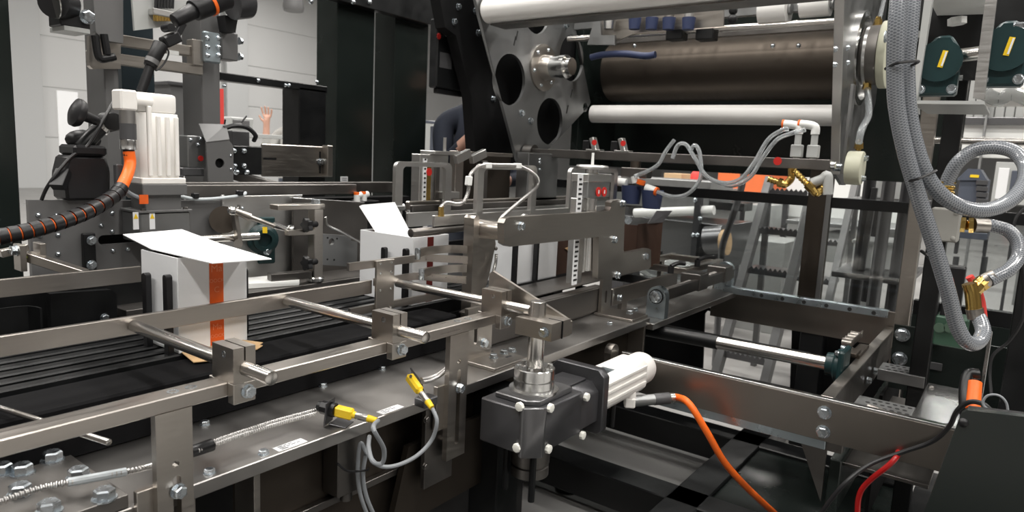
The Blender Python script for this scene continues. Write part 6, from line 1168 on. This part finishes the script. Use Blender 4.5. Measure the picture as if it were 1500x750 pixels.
ladder('grey rolling step ladder behind the clear guard pane', 4.1, 1128, 1196, 262, 0, 5, 0.45, 0)
ladder('second step ladder with dark treads behind the stile of the guard pane', 5.3, 1200, 1262, 230, 0, 5, 0.5, 0)
rk = thing('tube_rack', 'tall dark tube rack with shelves and white bins behind the guard pane', 'rack', (4.2, 0.9, 0))
for px, x_ in ((1262, 4.2), (1290, 4.0), (1318, 4.1), (1278, 4.6), (1330, 4.7)): p = at(px, 340, x=x_); part('tube', MB().cyl((x_, p.y, 0), (x_ + 0.05, p.y - 0.01, 1.9), 0.032, seg=16), 'gun_grey' if px != 1290 else 'gun_edge', rk)
part('brace', MB().beam(at(1262, 395, x=4.2), at(1282, 275, x=4.2), 0.03, 0.03), 'gun_edge', rk)
for z_ in (0.35, 0.75, 1.15): part('shelf_board', MB().box(4.05, 4.75, at(1330, 340, x=4.2).y - 0.05, at(1262, 340, x=4.2).y + 0.1, z_, z_ + 0.03, 0.002), 'gun_edge', rk)
n_ = 0
for px, z_, x_ in ((1268, 0.78, 4.3), (1300, 0.78, 4.35), (1318, 1.18, 4.3), (1275, 1.18, 4.35), (1272, 0.38, 4.3), (1325, 0.38, 4.3)):
    p = at(px, 340, x=x_); n_ += 1
    solo('storage_bin', MB().box(x_, x_ + 0.3, p.y - 0.055, p.y + 0.055, z_, z_ + 0.16, 0.01).box(x_ - 0.02, x_ + 0.32, p.y - 0.062, p.y + 0.062, z_ + 0.145, z_ + 0.165, 0.004), 'plastic_white', 'white storage bin on the tube rack, %s' % ('middle shelf left', 'middle shelf right', 'top shelf right', 'top shelf left', 'bottom shelf left', 'bottom shelf right')[n_ - 1], 'bin', 'white bins on the tube rack')
wb = thing('work_bench', 'grey work bench with white panels far behind the guard pane', 'bench', (6.5, 1.6, 0))
part('top', fx(1150, 1345, 330, 336, 6.4, 0.8), 'alu_grey', wb); part('back_board', fx(1150, 1345, 262, 325, 7.2, 0.04), 'plastic_white', wb)
for px in (1160, 1240, 1335): part('leg', fx(px, px + 6, 336, 900, 6.45, 0.06), 'gun_edge', wb)
for px in (1180, 1225, 1270, 1310): part('panel', fx(px - 14, px + 14, 340, 385, 6.5, 0.3), 'light_grey_paint', wb)
tc2 = thing('tool_cabinet', 'slate blue tool cabinet with drawers seen through the hose ring', 'cabinet', (7.0, 0.2, 0))
part('body', fx(1402, 1444, 262, 322, 7.0, 0.5), 'slate_blue', tc2)
part('roof', MB().prism([Yz(1400, 264, 7.0), Yz(1446, 264, 7.0), Yz(1436, 248, 7.0), Yz(1418, 247, 7.0)], 'x', 6.98, 7.5), 'slate_blue', tc2)
for k in range(6): part('drawer', fx(1430, 1447, 264 + 9 * k, 271 + 9 * k, 6.96, 0.04, 0.003), 'gun_edge', tc2)
part('label', fx(1421, 1434, 256, 260, 6.975, 0.005, 0), 'yellow', tc2)
for px in (1404, 1440): part('leg', fx(px, px + 5, 322, 900, 7.05, 0.06), 'gun_grey', tc2)
cart = thing('cart', 'dark wheeled cart under the tool cabinet', 'cart', (6.0, 0.1, 0)); part('deck', fx(1395, 1446, 340, 350, 6.0, 0.6), 'slate_blue', cart)
for px in (1398, 1440): part('leg', fx(px, px + 6, 350, 372, 6.05, 0.06), 'gun_grey', cart); p = at(px + 3, 376, x=6.08); part('caster', MB().cyl((p.x, p.y - 0.02, 0.05), (p.x, p.y + 0.02, 0.05), 0.05, seg=14), 'black_plastic', cart); part('stem', MB().cyl((p.x, p.y, 0.08), (p.x, p.y, max(0.2, p.z)), 0.02, seg=10), 'gun_grey', cart)
nbd = thing('notice_board', 'framed white notice board at the right inside the hose ring', 'board', (9.0, -0.1, 0)); part('board', fx(1455, 1520, 238, 300, 9.0, 0.04), 'light_grey_paint', nbd); part('sheet', fx(1460, 1476, 246, 292, 8.98, 0.02), 'sticker', nbd); part('sheet', fx(1480, 1500, 250, 285, 8.98, 0.02), 'slate_blue', nbd)
for px in (1458, 1510): part('leg', fx(px, px + 4, 300, 900, 9.0, 0.05), 'alu_grey', nbd)
sw = thing('strip_curtain', 'wall of hanging translucent strips behind the film roll, right edge', 'curtain', (10.0, 0.0, 0))
for k in range(9): part('strip', fx(1402 + 15 * k, 1415.5 + 15 * k, 96, 172, 10 + 0.02 * (k % 2), 0.02), 'light_grey_paint', sw)
part('lintel', fx(1395, 1560, 172, 183, 9.95, 0.1), 'gun_edge', sw); part('white_wall', fx(1395, 1560, 183, 232, 10.05, 0.1), 'plastic_white', sw); part('post', fx(1396, 1400, 96, 900, 9.9, 0.1), 'alu_grey', sw)
nt = thing('wall_notice', 'white paper notice hanging far back, left of the black clamp knob', 'notice', at(98, 180, y=6.0)); part('paper', bxp(86, 116, 134, 240, 6.0, 0.01, 0), 'sticker', nt); part('stand', bxp(99, 102, 240, 900, 6.02, 0.03), 'alu_grey', nt); 
cbk = thing('grey_cabinet', 'grey equipment cabinet glimpsed between gantry post and white motor', 'cabinet', (2.5, 4.0, 0)); part('body', bxp(250, 276, 124, 215, 4.0, 0.4), 'mid_grey_paint', cbk); part('top', bxp(246, 280, 120, 125, 3.98, 0.45), 'grey_paint', cbk); part('plinth', bxp(250, 276, 215, 900, 4.02, 0.35), 'grey_paint', cbk)
rs = thing('red_sign', 'narrow red sign behind the right gantry post', 'sign', at(325, 180, y=4.5)); part('board', bxp(321, 328, 130, 184, 4.5, 0.02, 0), 'red_sign', rs); part('pole', bxp(323, 326, 184, 900, 4.52, 0.03), 'alu_grey', rs)
dv = thing('desk_printer', 'pale grey device on a bench seen through the window bay', 'device', at(355, 195, y=5.0)); part('case', bxp(338, 372, 172, 196, 5.0, 0.4, 0.01), 'light_grey_paint', dv); part('panel', bxp(342, 366, 176, 188, 4.99, 0.01), 'mid_grey_paint', dv); part('bench', bxp(330, 420, 196, 202, 4.95, 0.6), 'light_grey_paint', dv); part('leg', bxp(340, 346, 202, 900, 5.0, 0.1), 'alu_grey', dv)
hv = thing('vest_rack', 'dark coat with a lime reflective band hanging behind the white motor', 'coat', at(163, 280, y=2.9)); part('coat', bxp(146, 182, 226, 300, 2.9, 0.08, 0.02), 'shirt_navy', hv); part('band', bxp(147, 181, 236, 249, 2.893, 0.01, 0.001), 'hi_vis', hv); part('hook_post', MB().cyl(Vector(at(164, 228, y=2.94)), Vector((at(164, 228, y=2.94).x, 2.94, 0)), 0.02, seg=10), 'gun_grey', hv)
sp = thing('side_station', 'pale framed workstation behind the person in navy', 'station', at(645, 230, y=5.2)); part('frame', bxp(630, 660, 178, 226, 5.2, 0.1), 'light_grey_paint', sp); part('screen', bxp(634, 652, 190, 216, 5.19, 0.01), 'mid_grey_paint', sp); part('rail', bxp(622, 700, 180, 184, 4.6, 0.04), 'slate_blue', sp); part('base', bxp(632, 658, 226, 900, 5.22, 0.08), 'alu_grey', sp); part('yellow_tag', bxp(633, 637, 203, 216, 5.18, 0.01, 0), 'yellow', sp); part('rail_post', bxp(624, 628, 184, 900, 4.6, 0.04), 'slate_blue', sp)
dt = thing('ceiling_duct', 'round grey ceiling lamp shade far back in the hall, top left of the columns', 'lamp', at(430, 8, y=7.0)); p = at(430, 10, y=7.0); part('shade', MB().lathe([(0.02, 0.22), (0.10, 0.2), (0.12, 0.05), (0.11, 0.0)], (p.x, p.y, p.z - 0.05), 'z', 22), 'mid_grey_paint', dt); part('rod', MB().cyl((p.x, p.y, p.z + 0.15), (p.x, p.y, 7.6), 0.015, seg=8), 'mid_grey_paint', dt)

# ================================================================ people behind the machine
def person(label, base, yaw, joints_r, shirt, arms_shirt_to, poseL, poseR, handL, handR):
    """one skinned body: joint graph with radii, fingers included; clothing as material zones of the same surface"""
    V = []; E = []; Rr = []; Zn = []
    def add(p, r, par, zone):
        V.append(Vector(p)); Rr.append(r); Zn.append(zone)
        if par is not None: E.append((par, len(V) - 1))
        return len(V) - 1
    pel = add((0, 0, 0.98), 0.145, None, 2); wai = add((0, 0, 1.12), 0.165, pel, 1); chs = add((0, 0.0, 1.30), 0.185, wai, 1); top = add((0, 0, 1.44), 0.11, chs, 1)
    nek = add((0.01, 0, 1.53), 0.055, top, 0); hd1 = add((0.03, 0, 1.62), 0.085, nek, 0); hd2 = add((0.03, 0, 1.70), 0.09, hd1, 0); add((0.02, 0, 1.76), 0.065, hd2, 0)
    for s in (-1, 1):
        hp = add((0, 0.1 * s, 0.90), 0.095, pel, 2); kn = add((0.03, 0.11 * s, 0.50), 0.062, hp, 2); an = add((0, 0.11 * s, 0.10), 0.045, kn, 2); add((0.12, 0.12 * s, 0.045), 0.04, an, 3)
        pose, hand = (poseL, handL) if s > 0 else (poseR, handR)
        sha = add((0, 0.10 * s, 1.44), 0.085, top, 1); shd = add((0, 0.185 * s, 1.42), 0.072, sha, 1); elb = add(pose[0], 0.046, shd, 1 if arms_shirt_to > 0 else 0); wr = add(pose[1], 0.030, elb, 1 if arms_shirt_to > 1 else 0)
        w = V[wr]; d = (V[wr] - V[elb]).normalized(); n = Vector(hand).normalized(); sd = d.cross(n).normalized()
        pm = add(w + d * 0.05, 0.032, wr, 0); pk = add(w + d * 0.085, 0.03, pm, 0)
        for j, (o, L) in enumerate(((-0.033, 0.07), (-0.011, 0.085), (0.011, 0.08), (0.033, 0.062))):
            a = add(w + d * 0.10 + sd * o * 1.1, 0.0095, pk, 0); b = add(w + d * (0.10 + L * 0.5) + sd * o * 1.35 + n * 0.008, 0.009, a, 0); add(w + d * (0.10 + L * 0.95) + sd * o * 1.5 + n * 0.024, 0.0075, b, 0)
        t1 = add(w + d * 0.05 - sd * 0.045 + n * 0.012, 0.0105, pm, 0); add(w + d * 0.09 - sd * 0.068 + n * 0.02, 0.0085, t1, 0)
    me = bpy.data.meshes.new('body'); me.from_pydata([tuple(v) for v in V], E, []); tmp = bpy.data.objects.new('body', me); COL.objects.link(tmp)
    sm = tmp.modifiers.new('skin', 'SKIN'); sm.use_smooth_shade = True; tmp.modifiers.new('sub', 'SUBSURF').levels = 2
    if not me.skin_vertices: 
        bpy.context.view_layer.objects.active = tmp
    lay = me.skin_vertices[0].data if me.skin_vertices else None
    for i, r in enumerate(Rr): lay[i].radius = (r, r); lay[i].use_root = (i == 0)
    bpy.context.view_layer.update(); dg = bpy.context.evaluated_depsgraph_get(); bm = bpy.data.meshes.new_from_object(tmp.evaluated_get(dg)); bpy.data.objects.remove(tmp)
    root = thing('person', label, 'person', base); M4 = Matrix.Rotation(yaw, 4, 'Z'); 
    bm.materials.clear()
    for m in ('skin', shirt, 'slate_blue', 'black_plastic'): bm.materials.append(MATS[m])
    for pg in bm.polygons:
        c = pg.center; best = min(range(len(V)), key=lambda i: (V[i] - c).length - Rr[i]); pg.material_index = Zn[best]; pg.use_smooth = True
    bm.transform(M4); o = bpy.data.objects.new('body', bm); COL.objects.link(o); o.parent = root
    def sub(name, mb, m): 
        me2 = mb.mesh(name, None); me2.transform(M4); me2.materials.append(MATS[m]); q_ = bpy.data.objects.new(name, me2); COL.objects.link(q_); q_.parent = root
    sub('hair', MB().ball((0.005, 0, 1.735), 0.105, (1.0, 0.88, 0.85)), 'hair_dark')
    sub('nose', MB().lathe([(0.016, 0), (0.012, 0.02), (0.004, 0.03)], (0.115, 0, 1.655), (1, 0, -0.3), 10), 'skin')
    for s in (-1, 1): sub('ear', MB().ball((0.02, 0.093 * s, 1.66), 0.028, (0.6, 0.35, 1.0)), 'skin'); sub('eye', MB().ball((0.108, 0.033 * s, 1.685), 0.012), 'print_dark')
    sub('mouth', MB().box(0.108, 0.116, -0.025, 0.025, 1.604, 1.612, 0.001), 'red_hose')
    return root
bp_ = at(697, 200, d=3.75)
op = thing('step_platform', 'low grey step platform under the person in navy', 'platform', (bp_.x, bp_.y, 0)); part('deck', MB().box(bp_.x - 0.35, bp_.x + 0.35, bp_.y - 0.17, bp_.y + 0.35, 0.04, 0.06, 0.004), 'alu_grey', op)
for sx_ in (-0.3, 0.3): part('skid', MB().box(bp_.x + sx_ - 0.03, bp_.x + sx_ + 0.03, bp_.y - 0.17, bp_.y + 0.35, 0, 0.04, 0.003), 'gun_grey', op)
# the person's shoulder shows left of the black frame plate, forearm reaching across to the right
person('person in a navy shirt reaching forward, half hidden by the black frame plate', (bp_.x, bp_.y, 0.06), math.radians(232), None, 'shirt_navy', 1, ((0.14, 0.22, 1.14), (0.34, 0.02, 1.13)), ((0.14, -0.20, 1.20), (0.31, -0.06, 1.38)), (0, 0, -1), (0, 0, -1))
bp_ = at(436, 200, d=6.6)
person('person behind the black frame with one hand raised', (bp_.x, bp_.y, 0), math.radians(215), None, 'shirt_grey', 1, ((0.10, 0.30, 1.20), (0.25, 0.20, 1.05)), ((0.14, -0.26, 1.24), (0.16, -0.24, 1.50)), (1, 0, 0), (1, 0, 0))
